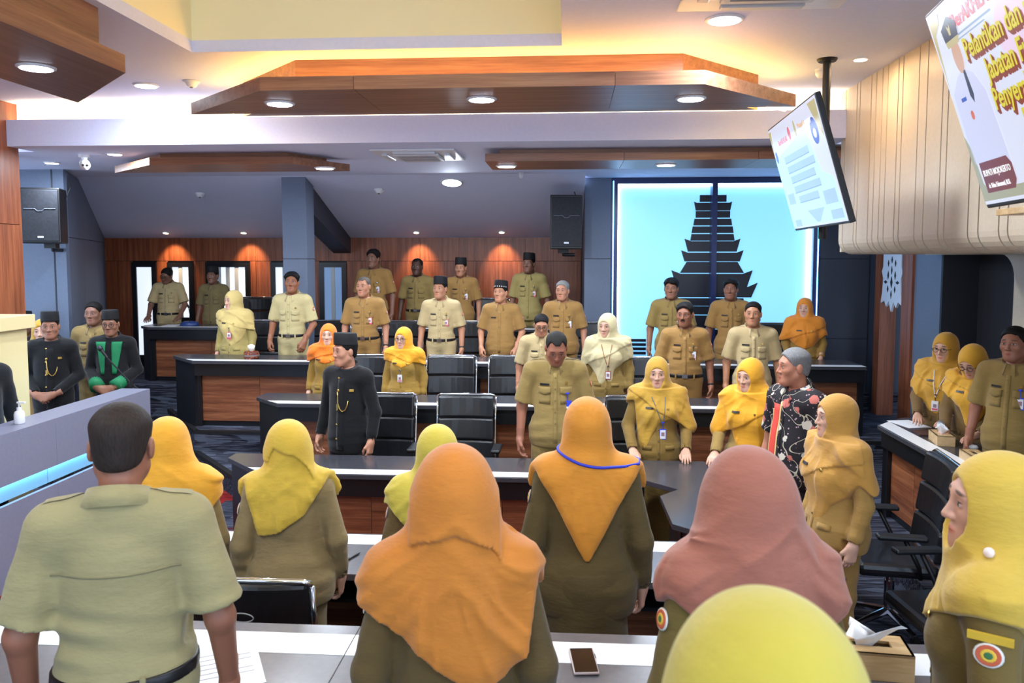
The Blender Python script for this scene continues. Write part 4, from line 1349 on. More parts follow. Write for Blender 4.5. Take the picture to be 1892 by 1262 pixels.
def limb(prims, lo, hi, h, off=0.0):
    G = Grid(lo, hi, h); ev(G, prims, off)
    return surfnet(G)

def joined(parts):
    Vs, Qs, n = [], [], 0
    for V, Q in parts:
        Vs.append(V); Qs.append(Q + n); n += len(V)
    return np.concatenate(Vs), np.concatenate(Qs)

# arm poses: shoulder, elbow, wrist (for +x side), finger direction, palm direction, curl   (male metres, 1.70 m tall)
POSES = {
    'sides':  dict(E=(.250, .035, 1.085), W=(.262, -.045, .850), u=(.02, -.22, -1), n=(-1, -.1, 0), curl=28),
    'front':  dict(E=(.255, .020, 1.090), W=(.215, -.165, .900), u=(-.1, -.5, -.9), n=(-.8, .5, -.2), curl=32),
    'clasp':  dict(E=(.245, .030, 1.085), W=(.075, -.215, .925), u=(-.9, -.25, -.35), n=(.1, .9, -.3), curl=38),
    'table':  dict(E=(.265, -.020, 1.10), W=(.235, -.235, .915), u=(-.1, -1, -.25), n=(0, -.1, -1), curl=14),
    'desk':   dict(E=(.240, -.05, 1.10), W=(.14, -.30, .955), u=(-.35, -1, -.1), n=(0, -.1, -1), curl=16),
    'back':   dict(E=(.270, .060, 1.10), W=(.150, .155, .93), u=(-1, .15, -.3), n=(.1, -.9, 0), curl=40),
}

def anatomy(sex, girth):
    if sex == 'm':
        A = dict(hz=1.585, hy=-.012, nz=1.40, rn=.056, sh=(.178, .012, 1.372), k=1.0)
        T = [E((0, .012, 1.26), (.152, .105, .19), .05), E((0, -.004 - .03 * (girth - 1), 1.06), (.145 * girth, .105 * girth, .16), .08), E((0, .016, .92), (.158 * (.5 + .5 * girth), .118 * (.5 + .5 * girth), .125), .08),
             C((-.155, .012, 1.368), (.155, .012, 1.368), .056, .056, .05), C((0, .028, 1.425), (.14, .014, 1.375), .047, .05, .05), C((0, .028, 1.425), (-.14, .014, 1.375), .047, .05, .05)]
        L = [C((.086, .012, .90), (.094, .0, .48), .088, .062, .05), C((.094, .0, .48), (.098, .03, .08), .060, .042, .03)]
    else:
        A = dict(hz=1.445, hy=-.010, nz=1.27, rn=.047, sh=(.155, .012, 1.25), k=.915)
        T = [E((0, .012, 1.14), (.135, .095, .17), .05), E((.062, -.070, 1.115), (.06, .05, .06), .05), E((-.062, -.070, 1.115), (.06, .05, .06), .05),
             E((0, .0, .98), (.130 * girth, .098 * girth, .13), .08), E((0, .02, .84), (.165 * (.4 + .6 * girth), .125 * girth, .13), .08),
             C((-.135, .012, 1.247), (.135, .012, 1.247), .050, .050, .05), C((0, .02, 1.31), (.11, .014, 1.265), .042, .045, .05), C((0, .02, 1.31), (-.11, .014, 1.265), .042, .045, .05)]
        L = [C((.080, .015, .82), (.085, .0, .44), .085, .058, .05), C((.085, .0, .44), (.088, .025, .08), .056, .038, .03)]
    A['T'], A['L'] = T, L
    return A

def arm_chain(A, pose, sx, wide=1.0):
    P = POSES[pose]; k = A['k']
    S = Vector(A['sh']); dw = (A['sh'][0] - .178 * k) + (wide - 1) * .05
    e = Vector(P['E']) * k; w = Vector(P['W']) * k
    e.x += dw; w.x += dw
    f = lambda v: (v[0] * sx, v[1], v[2])
    return f(S), f(e), f(w)

def mirror_prims(pr):
    out = list(pr)
    for p in pr:
        if p[0] == 'c':
            out.append(('c', (-p[1][0],) + tuple(p[1][1:]), (-p[2][0],) + tuple(p[2][1:]), p[3], p[4], p[5]))
        else:
            out.append(('e', (-p[1][0],) + tuple(p[1][1:]), p[2], p[3]))
    return out

_tpl = {}
def template(sex, pose, girth, sleeve, lod, ears=True):
    """shared meshes for a build: skin body (with rest attribute), and the list of shapes clothes are cut from"""
    key = (sex, pose, girth, sleeve, lod)
    if key in _tpl: return _tpl[key]
    A = anatomy(sex, girth); k = A['k']
    hh = {0: .0042, 1: .005, 2: .0062}[lod]; ha = {0: .007, 1: .009, 2: .011}[lod]
    poses = pose if isinstance(pose, tuple) else (pose, pose)     # (+x arm, -x arm)
    hv, hq, rest = head_mesh(hh, (0, A['hy'], A['hz']), A['nz'], A['rn'])
    parts = [(hv, hq)]
    rests = [rest]
    arms = {}
    bare = [C((0, .02, A['nz'] + .03), (0, .02, A['nz'] - .1), A['rn'] * .98, A['rn'], .03)]
    for sx, ps in ((1, poses[0]), (-1, poses[1])):
        S, Eb, W = arm_chain(A, ps, sx, girth)
        arms[sx] = (S, Eb, W)
        bare += [C(S, Eb, .047 * k * min(girth, 1.15), .040 * k, .03), C(Eb, W, .041 * k, .027 * k, .02)]
    shrunk = [('e', p[1], tuple(v - .022 for v in p[2]), p[3]) if p[0] == 'e' else ('c', p[1], p[2], p[3] - .014, p[4] - .014, p[5]) for p in A['T']]
    legs = [('c', p[1], p[2], p[3] - .01, p[4] - .006, p[5]) for p in mirror_prims(A['L'])]
    G = Grid((-.30, -.22, .02), (.30, .24, A['nz'] + .07), .021); ev(G, shrunk + legs + bare[:1])
    V, Q = surfnet(G); parts.append((V, Q)); rests.append(np.tile((0, 1.0, 0), (len(V), 1)))
    for i, sx in enumerate((1, -1)):
        ch = bare[1 + 2 * i:3 + 2 * i]; P3 = np.array(arms[sx])
        G = Grid(P3.min(0) - .08, P3.max(0) + .08, ha); ev(G, ch)
        V, Q = surfnet(G); parts.append((V, Q)); rests.append(np.tile((0, 1.0, 0), (len(V), 1)))
    for sx, ps in ((1, poses[0]), (-1, poses[1])):
        P = POSES[ps]
        hv, hq = hand_mesh(P['curl'], .0045 if lod < 2 else .0055)
        u = Vector(P['u']); nn = Vector(P['n'])
        Rm = frame(u, nn)
        v = hv.copy()
        # the +x hand is the person's left hand: thumb towards the front of the body when hanging
        th = Rm @ np.array([0, 1, 0])
        if ps in ('sides', 'front'):
            if th[1] > 0: v[:, 1] *= -1; hq2 = hq[:, ::-1]
            else: hq2 = hq
        else:
            if th[0] > 0: v[:, 1] *= -1; hq2 = hq[:, ::-1]
            else: hq2 = hq
        V = (v * k) @ Rm.T
        if sx < 0: V[:, 0] *= -1; hq2 = hq2[:, ::-1]
        V = V + np.array(arms[sx][2])
        parts.append((V, hq2)); rests.append(np.tile((0, 1.0, 0), (len(V), 1)))
    BV, BQ = joined(parts); BR = np.concatenate(rests)
    _tpl[key] = dict(A=A, V=BV, Q=BQ, R=BR, arms=arms, poses=poses)
    return _tpl[key]

def wrinkle(G, amp, seed, z0, z1, fz=70, fx=9):
    """soft drapery creases between two heights"""
    X, Y, Z = G.xyz()
    w = np.clip((Z - z0) / .06, 0, 1) * np.clip((z1 - Z) / .06, 0, 1)
    G.F += (amp * w * np.sin(Z * fz + 2.3 * np.sin(X * fx + seed) + 1.7 * np.sin(Y * 11 + seed * 2.1)) * (.6 + .4 * np.sin(X * 17 + Z * 8 + seed))).astype(np.float32)

_cl = {}
def shirt_mesh(tp, key, sleeve='short', hem=.93, loose=.016, lod=1, seed=1.0, collar_open=True, flare=0.0, cuff=0.0):
    if key in _cl: return _cl[key]
    A, k = tp['A'], tp['A']['k']
    h = {0: .0075, 1: .0095, 2: .0115}[lod]
    pr = list(A['T'])
    G = Grid((-.42, -.45, hem - .05), (.42, .32, A['nz'] + .13), h)
    ev(G, pr, loose, .06)
    if flare:
        a = A['T'][4] if k < 1 else A['T'][2]
        ev(G, [C((0, .012, hem + .16), (0, .012, hem - .1), .10, .10 + flare, .1)], loose) if False else None
        ev(G, [E((0, .012, hem + .06), (a[2][0] + flare, a[2][1] + flare * .8, .17), .08)], loose, .06)
    cuts = []
    for sx in (1, -1):
        S, Eb, W = [Vector(v) for v in tp['arms'][sx]]
        if sleeve == 'short':
            e = S.lerp(Eb, .86)
            ev(G, [C(tuple(S), tuple(e), .062 * k, .070 * k, .035)], .004, .05)
            dirn = (Eb - S).normalized()
            pl = e - dirn * .0
            X, Y, Z = G.xyz()
            # trim the sleeve square and hollow its mouth
            reg = (X - pl.x) * dirn.x + (Y - pl.y) * dirn.y + (Z - pl.z) * dirn.z
            near = np.sqrt((X - pl.x) ** 2 + (Y - pl.y) ** 2 + (Z - pl.z) ** 2) < .13
            side = (X * sx) > (pl.x * sx - .085)
            G.F = np.where(near & side, np.maximum(G.F, reg), G.F).astype(np.float32)
            cuts.append(C(tuple(e - dirn * .03), tuple(e + dirn * .05), .056 * k, .058 * k, .004))
        else:
            e = Eb.lerp(W, .93)
            ev(G, [C(tuple(S), tuple(Eb), .058 * k, .050 * k, .035), C(tuple(Eb), tuple(e), .050 * k, .040 * k + cuff, .02)], .004, .05)
            dirn = (W - Eb).normalized()
            X, Y, Z = G.xyz()
            reg = (X - e.x) * dirn.x + (Y - e.y) * dirn.y + (Z - e.z) * dirn.z
            near = np.sqrt((X - e.x) ** 2 + (Y - e.y) ** 2 + (Z - e.z) ** 2) < .07 + cuff
            G.F = np.where(near, np.maximum(G.F, reg), G.F).astype(np.float32)
            cuts.append(C(tuple(e - dirn * .02), tuple(e + dirn * .05), .034 * k + cuff * .8, .036 * k + cuff * .8, .004))
    X, Y, Z = G.xyz()
    # creases: waist, elbows
    wrinkle(G, .0035 if lod else .0062, seed, hem + .02, hem + .24, 62 if lod else 78, 8)
    wrinkle(G, .0018, seed + 3, hem + .2, A['nz'] - .06, 38, 13)
    body = np.abs(X) < .30
    G.F = np.maximum(G.F, np.where(body, hem - Z, -1.0)).astype(np.float32) if sleeve == 'short' else G.F
    if sleeve != 'short':
        # the hem trims the trunk only: sleeves may hang lower
        trunk = Grid.__new__(Grid)
        armd = np.full(G.F.shape, 1.0, np.float32)
        for sx in (1, -1):
            S, Eb, W = tp['arms'][sx]
            armd = np.minimum(armd, d_cone((X, Y, Z), Eb, W, .075, .06))
        G.F = np.where(armd < 0, G.F, np.maximum(G.F, hem - Z)).astype(np.float32)
    cut(G, cuts)
    nz = A['nz']
    cut(G, [C((0, .018, nz + .2), (0, .018, nz + .02), A['rn'] + .012, A['rn'] + .008, .008)])
    G.F = np.where(np.abs(X) < .11, np.maximum(G.F, (Z - (nz + .060 + .35 * Y)) * .9), G.F).astype(np.float32)
    if collar_open:
        cut(G, [E((0, -.115, nz + .045), (.032, .06, .065), .01)])
    V, Q = surfnet(G)
    V = relax(V, Q, 1, .4)
    _cl[key] = (V, Q, BVHTree.FromPolygons([tuple(v) for v in V], [tuple(q) for q in Q]))
    return _cl[key]

def trousers_mesh(tp, key, top=.97, lod=1, skirt=False):
    if key in _cl: return _cl[key]
    A = tp['A']; h = .013 if lod else .010
    G = Grid((-.30, -.26, .0), (.30, .28, top + .05), h)
    if skirt:
        t0 = A['T'][4]
        ev(G, [t0, C((0, .015, .80), (0, .01, .12), .15, .19, .08)], .012)
    else:
        pr = [p for p in A['T'][1:3]] if A['k'] == 1 else [A['T'][3], A['T'][4]]
        ev(G, pr, .010); ev(G, [('c', p[1], p[2], p[3] + .012, p[4] + .02, p[5]) for p in mirror_prims(A['L'])])
        wrinkle(G, .003, 2.0, .1, .8, 45, 10)
    X, Y, Z = G.xyz()
    G.F = np.maximum(np.maximum(G.F, Z - top), .05 - Z).astype(np.float32)
    V, Q = surfnet(G)
    _cl[key] = (V, Q)
    return _cl[key]

def belt_mesh(tp, key, z, off=.022):
    if key in _cl: return _cl[key]
    A = tp['A']
    G = Grid((-.28, -.26, z - .05), (.28, .26, z + .05), .007)
    ev(G, A['T'][1:3], off)
    X, Y, Z = G.xyz()
    G.F = np.maximum(G.F, np.abs(Z - z) - .018).astype(np.float32)
    V, Q = surfnet(G); _cl[key] = (V, Q)
    return _cl[key]

def shoe_mesh():
    if 'shoe' in _cl: return _cl['shoe']
    G = Grid((-.08, -.22, -.01), (.08, .12, .13), .008)
    ev(G, [C((0, .05, .045), (0, -.12, .035), .040, .036, .03), C((0, .04, .05), (0, .03, .10), .042, .04, .03), E((0, -.13, .03), (.044, .06, .03), .03)])
    X, Y, Z = G.xyz(); G.F = np.maximum(G.F, -Z).astype(np.float32)
    _cl['shoe'] = surfnet(G)
    return _cl['shoe']

# ---- small pieces that follow the cloth
def patch(bvh, x0, x1, z0, z1, off=.003, nx=5, nz=5, th=.004, back=False, shape=None):
    """panel that follows the chest (or the back) of a garment"""
    vs, fs = [], []
    org, dr = (1.0, Vector((0, -1, 0))) if back else (-1.0, Vector((0, 1, 0)))
    for lay in (0, 1):
        for j in range(nz + 1):
            for i in range(nx + 1):
                u, w = i / nx, j / nz
                x = x0 + (x1 - x0) * u; z = z0 + (z1 - z0) * w
                if shape: x, z = shape(u, w, x, z)
                hit = bvh.ray_cast(Vector((x, org, z)), dr)[0]
                y = hit.y if hit is not None else (0.12 if back else -.12)
                y += (off + th * lay) * (1 if back else -1) - (th if not back else -th) * 0
                vs.append((x, y, z))
    n = (nx + 1) * (nz + 1)
    idx = lambda i, j, l: l * n + j * (nx + 1) + i
    for j in range(nz):
        for i in range(nx):
            fs.append((idx(i, j, 1), idx(i + 1, j, 1), idx(i + 1, j + 1, 1), idx(i, j + 1, 1)))
    # rim down to the cloth
    ring = [(i, 0) for i in range(nx)] + [(nx, j) for j in range(nz)] + [(i, nz) for i in range(nx, 0, -1)] + [(0, j) for j in range(nz, 0, -1)]
    for a, b in zip(ring, ring[1:] + ring[:1]):
        fs.append((idx(*a, 0), idx(*b, 0), idx(*b, 1), idx(*a, 1)))
    if back:
        fs = [f[::-1] for f in fs]
    m = MB(); m.add(vs, fs)
    return m

def surf_y(bvh, x, z, back=False):
    hit = bvh.ray_cast(Vector((x, 1.0 if back else -1.0, z)), Vector((0, -1 if back else 1, 0)))[0]
    return hit.y if hit is not None else (.12 if back else -.12)

def epaulette(bvh, sx, nz, k=1.0):
    vs, fs = [], []
    n = 7
    for i in range(n):
        u = i / (n - 1)
        x = sx * (.075 + .115 * u) * k
        for w in (-.022 * (1 - .15 * u), .022 * (1 - .15 * u)):
            hit = bvh.ray_cast(Vector((x, .014 + w, 2.0)), Vector((0, 0, -1)))[0]
            vs.append((x, .014 + w, (hit.z if hit is not None else nz) + .004))
    for i in range(n - 1):
        q = (2 * i, 2 * i + 2, 2 * i + 3, 2 * i + 1)
        fs.append(q if sx > 0 else q[::-1])
    m = MB(); m.add(vs, fs)
    m.add([(v[0], v[1], v[2] - .006) for v in vs], [f[::-1] for f in fs])
    return m

def collar(nz, rn, k=1.0, stand=False):
    """shirt collar: band, fold and pointed fall, open at the throat"""
    m = MB(); N = 28; vs = []
    for i in range(N + 1):
        a = R(-90) + R(20) + (2 * math.pi - R(40)) * i / N
        c, s = math.cos(a), math.sin(a)
        fr = max(0.0, -s)            # 1 at the throat
        pt = max(0, 1 - abs(min(i, N - i)) / 4.0)   # tip of the collar point
        r0 = rn + .012
        zb = nz + .022 + .034 * s
        zt = zb + .046
        prof = [(r0 + .010, zb - .004), (r0 + .005, zt), (r0 + .011, zt + .005), (r0 + .034 + .010 * pt, zb + .004 - .032 * pt), (r0 + .029 + .010 * pt, zb - .002 - .032 * pt)]
        if stand:
            prof = [(r0 + .010, zb - .012), (r0 + .007, zt - .004), (r0 + .012, zt), (r0 + .016, zt - .004), (r0 + .020, zb - .012)]
        for r, z in prof:
            vs.append((r * c * 1.03, .018 + r * s * 1.03 - (.010 * fr if not stand else 0), z))
    P = 5
    fs = [(i * P + j, i * P + j + 1, (i + 1) * P + j + 1, (i + 1) * P + j) for i in range(N) for j in range(P - 1)]
    fs += [((i + 1) * P, i * P, i * P + P - 1, (i + 1) * P + P - 1) for i in range(N)]
    m.add(vs, [f[::-1] for f in fs])
    m.f += [tuple(range(P))[::-1], tuple(N * P + j for j in range(P))]
    return m

def hair_mesh(style, h):
    key = ('hair', style, h)
    if key in _cl: return _cl[key]
    G = Grid((-.12, -.14, -.12), (.12, .15, .18), h)
    X, Y, Z = G.xyz()
    off = {'short': .013, 'thin': .007, 'full': .024, 'curly': .028, 'receding': .010, 'side': .025, 'bald': .008}[style]
    ev(G, [E((0, .014, .036), (.075, .092, .080), .0), E((0, .048, -.025), (.060, .052, .055), .03)], 0, .08)
    fade = .15 + .85 * smoothstep(Z, -.045, .07)            # cropped at the nape and temples, fuller on top
    G.F = G.F - off * fade * (1 - .6 * smoothstep(np.abs(X), .045, .08) * (1 - smoothstep(Z, .03, .08)))
    hl = {'receding': .082, 'thin': .074, 'bald': .080}.get(style, .066)     # hairline height over the brow
    line = np.where(np.abs(X) < .045, hl, hl - (np.abs(X) - .045) * 1.5)
    if style in ('receding', 'bald', 'thin'):
        line = hl + np.where(np.abs(X) < .02, -.012, .012 * smoothstep(np.abs(X), .02, .045)) - np.maximum(np.abs(X) - .050, 0) * 2.6
    wav = .0035 * np.sin(X * 150 + 2 * np.sin(X * 40)) + .002 * np.sin(X * 310)
    front = line + wav
    side = np.where(Y > -.02, -.012 - (Y + .02) * .52, -.012 + (-.02 - Y) * 1.9)     # round the ear, down to the nape
    lim = np.where(Y < -.035, np.maximum(front, side), side)
    reg = (lim - Z) * .6
    G.F = smax(G.F, reg, .006)
    if style in ('full', 'curly', 'side'):
        f = 90 if style == 'curly' else 55
        G.F += (.0032 * np.sin(X * f + 3 * np.sin(Z * 60)) * np.sin(Y * 70 + Z * 50) * smoothstep(Z, .02, .08)).astype(np.float32)
    if style == 'side':
        G.F = smin(G.F, d_ell((X, Y, Z), (.028, -.075, .085), (.045, .030, .026)), .02)
    if style == 'bald':
        G.F = smax(G.F, .048 + .006 * np.sin(X * 90) - np.sqrt(X * X + (Y - .022) ** 2 * .8) - np.where(Z > .06, 0, 1), .01)
    cut(G, [E((.083, .010, -.010), (.014, .020, .032), .006), E((-.083, .010, -.010), (.014, .020, .032), .006)])
    G.F = G.F.astype(np.float32)
    _cl[key] = surfnet(G)
    return _cl[key]

def cap_mesh():
    m = MB()
    N = 28; rows = [(0.080, .101, .050), (.083, .104, .048), (.083, .104, .056), (.0815, .1025, .10), (.079, .100, .142), (.075, .096, .148), (.05, .07, .149), (.0, .0, .146)]
    base = 0
    for rx, ry, z in rows[:-1]:
        for i in range(N):
            a = 2 * math.pi * i / N
            y = .012 + ry * math.sin(a)
            m.v.append((rx * math.cos(a), y, z - .10 * (y - .012) + .006))
    m.v.append((0, .012, rows[-1][2]))
    for r in range(len(rows) - 2):
        for i in range(N):
            m.f.append((r * N + i, r * N + (i + 1) % N, (r + 1) * N + (i + 1) % N, (r + 1) * N + i))
    r = len(rows) - 2
    for i in range(N):
        m.f.append((r * N + i, r * N + (i + 1) % N, len(m.v) - 1))
    m.f.append(tuple(range(N))[::-1])
    return m

def glasses_mesh():
    m = MB()
    for s in (-1, 1):
        pts = []
        for i in range(17):
            a = 2 * math.pi * i / 16
            pts.append((s * .033 + .023 * math.cos(a), -.103 + .012 * abs(math.cos(a) * .5), .003 + .018 * math.sin(a)))
        m.tube(pts, .0021, 6, caps=False)
        m.tube([(s * .056, -.098, .008), (s * .078, -.07, .008), (s * .082, .0, .006), (s * .081, .02, -.004)], .0018, 6)
    m.tube([(-.011, -.106, .006), (0, -.110, .009), (.011, -.106, .006)], .002, 6)
    return m

def smoothstep(x, a, b):
    t = np.clip((x - a) / (b - a), 0, 1)
    return t * t * (3 - 2 * t)

def head_matrix(A, yaw, pitch, roll=0.0):
    pv = Vector((0, .012, A['hz'] - .13))
    return Matrix.Translation(pv) @ Euler((pitch, roll, yaw), 'YXZ').to_matrix().to_4x4() @ Matrix.Translation(-pv)

def turn_head(V, A, yaw, pitch, roll=0.0, z0=None, z1=None, drape=False):
    """bend the neck: full turn above the chin line, none at the collar"""
    z0 = A['hz'] - .205 if z0 is None else z0
    z1 = A['hz'] - .095 if z1 is None else z1
    w = smoothstep(V[:, 2], z0, z1)
    if drape:      # cloth that lies on the shoulders stays there
        r = np.sqrt(V[:, 0] ** 2 + (V[:, 1] - .012) ** 2)
        w = w * (1 - smoothstep(r, .105, .175) * (1 - smoothstep(V[:, 2], A['hz'] - .10, A['hz'] - .04)))
    pv = np.array((0, .012, A['hz'] - .13))
    # several small rotations so that the twist stays volume preserving
    out = V.copy()
    n = 6
    for s in range(n + 1):
        f = s / n
        Rm = np.array(Euler((pitch * f, roll * f, yaw * f), 'YXZ').to_matrix())
        wt = np.clip(1 - np.abs(w * n - s), 0, 1)
        if s == 0: acc = np.zeros_like(V)
        acc += wt[:, None] * ((V - pv) @ Rm.T + pv)
    return acc

# ---- head scarves
def scarf_mesh(tp, jacket_T, h, front, back, seed, fold=.006, peak=.0, overlay=None, brim=.0, cheeks=1.0, neck_r=.061, cross=None, open_y=0.0, blend=.05):
    A = tp['A']; hz, hy, nz = A['hz'], A['hy'], A['nz']
    zlo = min(min(p[1] for p in front), min(p[1] for p in back)) - .04
    lo, hi = (-.34, -.30, zlo), (.34, .32, hz + .17)
    G = Grid(lo, hi, h)
    X, Y, Z = G.xyz()
    B = Grid(lo, hi, h)          # cloth over the upper body, bridged to the neck
    pr = list(A['T'])
    for sx in (1, -1):
        S, Eb, W = tp['arms'][sx]
        pr.append(C(S, Eb, .058 * A['k'], .054 * A['k'], .04))
    ev(B, pr, .033, .10)
    ev(B, [C((0, .014, nz + .12), (0, .014, nz - .03), neck_r, neck_r + .022, .025 + blend)], 0, .12)
    ev(B, [E((0, .040, 1.04), (.140, .095, .20), .08)], .0, .08)   # the back of the cloth hangs clear of the waist
    Hc = Grid(lo, hi, h)         # cloth over the head
    ev(Hc, [E((0, hy + .020, hz + .028), (.090, .110, .103 + peak), .0), E((0, hy - .010, hz - .045), (.079, .084, .102), .05), C((0, .014, nz + .14), (0, .014, nz + .03), neck_r, neck_r + .008, .07)], .004, .09)
    if brim:
        ev(Hc, [E((0, hy - .06, hz + .075), (.066, .062 + brim, .045), .03)], 0, .06)
    dz = (nz + .12) - Z
    ang = np.arctan2(X, np.maximum(dz, .005))
    dist = np.sqrt(X * X + dz * dz)
    side = np.where(Y > 0, 0.0, 1.7)
    ramp = smoothstep(dist, .10, .26) * (Z < nz + .10)
    ridge = lambda q: 2.2 * (1 - np.abs(np.sin(q))) ** 2 - .55
    f1 = ridge(4.3 * ang + seed + side + .8 * np.sin(7 * dist + seed)) + .5 * ridge(8.5 * ang + 2.3 * seed + 6 * dist + side) + .3 * np.sin(31 * ang + seed * 4 + 16 * Z)
    f2 = np.sin(13 * X + 7 * Z + seed * 2) * np.sin(9 * Z - 6 * X + seed)
    U = smin(Hc.F, B.F, blend)
    hd = smoothstep(hz + .05 - Z, 0, .14) * (1 - ramp)
    f3 = ridge(20 * (Z + .75 * np.abs(X) - .45 * Y) + seed * 3) + .6 * ridge(13 * (Z - .9 * X) + seed)
    f4 = np.sin(26 * X + 9 * Z + 2 * seed) * smoothstep(Y, .0, .08)
    U = U - np.maximum(fold * (.95 * ramp * f1 + .7 * ramp * f2) + fold * .42 * hd * (f3 + .8 * f4), -.45 * fold).astype(np.float32)
    fx, fz = zip(*front); bx_, bz_ = zip(*back)
    zf = np.interp(X, fx, fz); zb = np.interp(X, bx_, bz_)
    s = smoothstep(Y, -.03, .05)
    zm = zf * (1 - s) + zb * s + .006 * np.sin(24 * X + seed)
    U = U + (.007 * smoothstep(zm + .05 - Z, 0, .05)).astype(np.float32)
    Ut = np.maximum(U, (zm - Z) * .75)
    if overlay:
        # upper layer that falls from the crown to a slanted edge over the nape
        ox, oz = zip(*overlay)
        zo = np.interp(X, ox, oz) + .004 * np.sin(40 * X + seed)
        O = U - .011
        Ut = np.minimum(Ut, np.maximum(np.maximum(O, (zo - Z) * .8), np.maximum(-.01 - Y, np.abs(X) - .118)))
    if cross:
        # the end thrown across the chest: a second layer with a slanted edge
        x0, z0, x1, z1 = cross
        zo = z0 + (z1 - z0) * (X - x0) / (x1 - x0) + .008 * np.sin(20 * X + seed)
        Ut = np.minimum(Ut, np.maximum(np.maximum(U - .010, (zo - Z) * .8), np.maximum(Y - .0, Z - (nz + .06))))
    face = d_ell((X, Y, Z), (0, hy - .125 + open_y, hz - .020), (.066 * cheeks, .088, .092))
    G.F = smax(Ut, -face, .010).astype(np.float32)
    V, Q = surfnet(G)
    return relax(V, Q, 1, .45), Q
# ================================================================== people: assembly
def z_at(px, py, Y):
    d = _fw + _rt * (px - CX) / F_PX - _up * ((py + SHIFT_PX) - CY) / F_PX
    return CAM_H + d[2] * Y / d[1]

_mesh_cache = {}
def cached(key, fn):
    if key not in _mesh_cache:
        _mesh_cache[key] = fn()
    return _mesh_cache[key]

def part(name, me, parent, color=None, M=None, label=None):
    o = new_obj(name, me, parent)
    if M is not None: o.matrix_local = M
    if color is not None: o.color = lin(color)
    if label: o['label'] = label
    return o

def mbm(m, mat, smooth=False, name='part'):
    me = m.mesh(name, smooth); me.materials.append(mat); return me

M_TAG = plain('tag_black', (28, 26, 30), .4)
M_TAGW = plain('tag_white', (226, 222, 214), .4)
M_BELT = plain('belt_black', (22, 21, 23), .35)
M_BUCKLE = plain('buckle_steel', (150, 150, 156), .25, metal=1.0)
M_SHOE = plain('shoe_black', (18, 17, 18), .3)
M_RED = plain('patch_red', (196, 92, 60), .7)
M_YEL = plain('patch_yellow', (226, 186, 60), .6)
M_GREEN = plain('patch_green', (58, 112, 66), .7)
M_BLUE = plain('badge_blue', (52, 74, 214), .35)
M_PINK = plain('badge_pink', (216, 92, 116), .4)
M_PHOTO = plain('badge_photo', (150, 120, 130), .5)
M_PEARL = plain('pearl', (236, 216, 206), .2)

def badge(root, bvh, x, z, k=1.0, kind='white', cord=None):
    """identity card hanging from a reel clip"""
    y = surf_y(bvh, x, z) - .008
    case = {'white': M_WHITEPL, 'blue': M_BLUE, 'red': plain('badge_red', (168, 62, 54), .4), 'pink': M_PINK, 'bluecard': M_BLUE}[kind]
    o = part('id_badge', cached(('bdg', kind), lambda: mbm(MB().box(-.027, .027, -.003, .003, -.085, 0), case)), root, M=Matrix.Translation((x, y, z)))
    if kind != 'bluecard':
        part('badge_card', cached('bcard', lambda: mbm(MB().box(-.022, .022, -.0045, -.003, -.078, -.008), M_WHITEPL)), o)
        part('badge_photo', cached('bphoto', lambda: mbm(MB().box(-.013, .013, -.0058, -.0045, -.056, -.026), M_PHOTO)), o)
        if kind in ('white', 'pink'):
            part('badge_band', cached('bband', lambda: mbm(MB().box(-.022, .022, -.0056, -.0045, -.078, -.062), M_PINK)), o)
    else:
        part('badge_band', cached('bband2', lambda: mbm(MB().box(-.012, .012, -.0045, -.003, -.06, -.045), M_WHITEPL)), o)
    part('clip', cached(('bclip', kind), lambda: mbm(MB().tube([(0, 0, 0), (0, -.002, .05)], .003, 6).lathe([(.014, .05), (.014, .06)], 12, (0, -.002, 0)), M_BLUE if 'blue' in kind else M_CHROME)), o)

def skin_body(root, tp, head, skin):
    yaw, pitch, roll = (R(v) for v in head)
    V = turn_head(tp['V'], tp['A'], yaw, pitch, roll) if any(head) else tp['V']
    me = np_mesh('body', V, tp['Q'], M_SKIN, tp['R'])
    return part('body', me, root, skin)

def lod_for(Y):
    return 0 if Y < 3.2 else (1 if Y < 7.0 else 2)

def common_root(px, py, Y, floor_z, rz, top, label, group, X=None):
    zt = z_at(px, py, Y)
    s = (zt - floor_z) / top
    x = x_at(px, Y) if X is None else X
    print('PERSON %-60s X %.2f Y %.2f scale %.3f' % (label[:60], x, Y, s))
    o = empty('person', (x, Y, floor_z), R(rz), label, 'person', group)
    o.scale = (s, s, s)
    return o

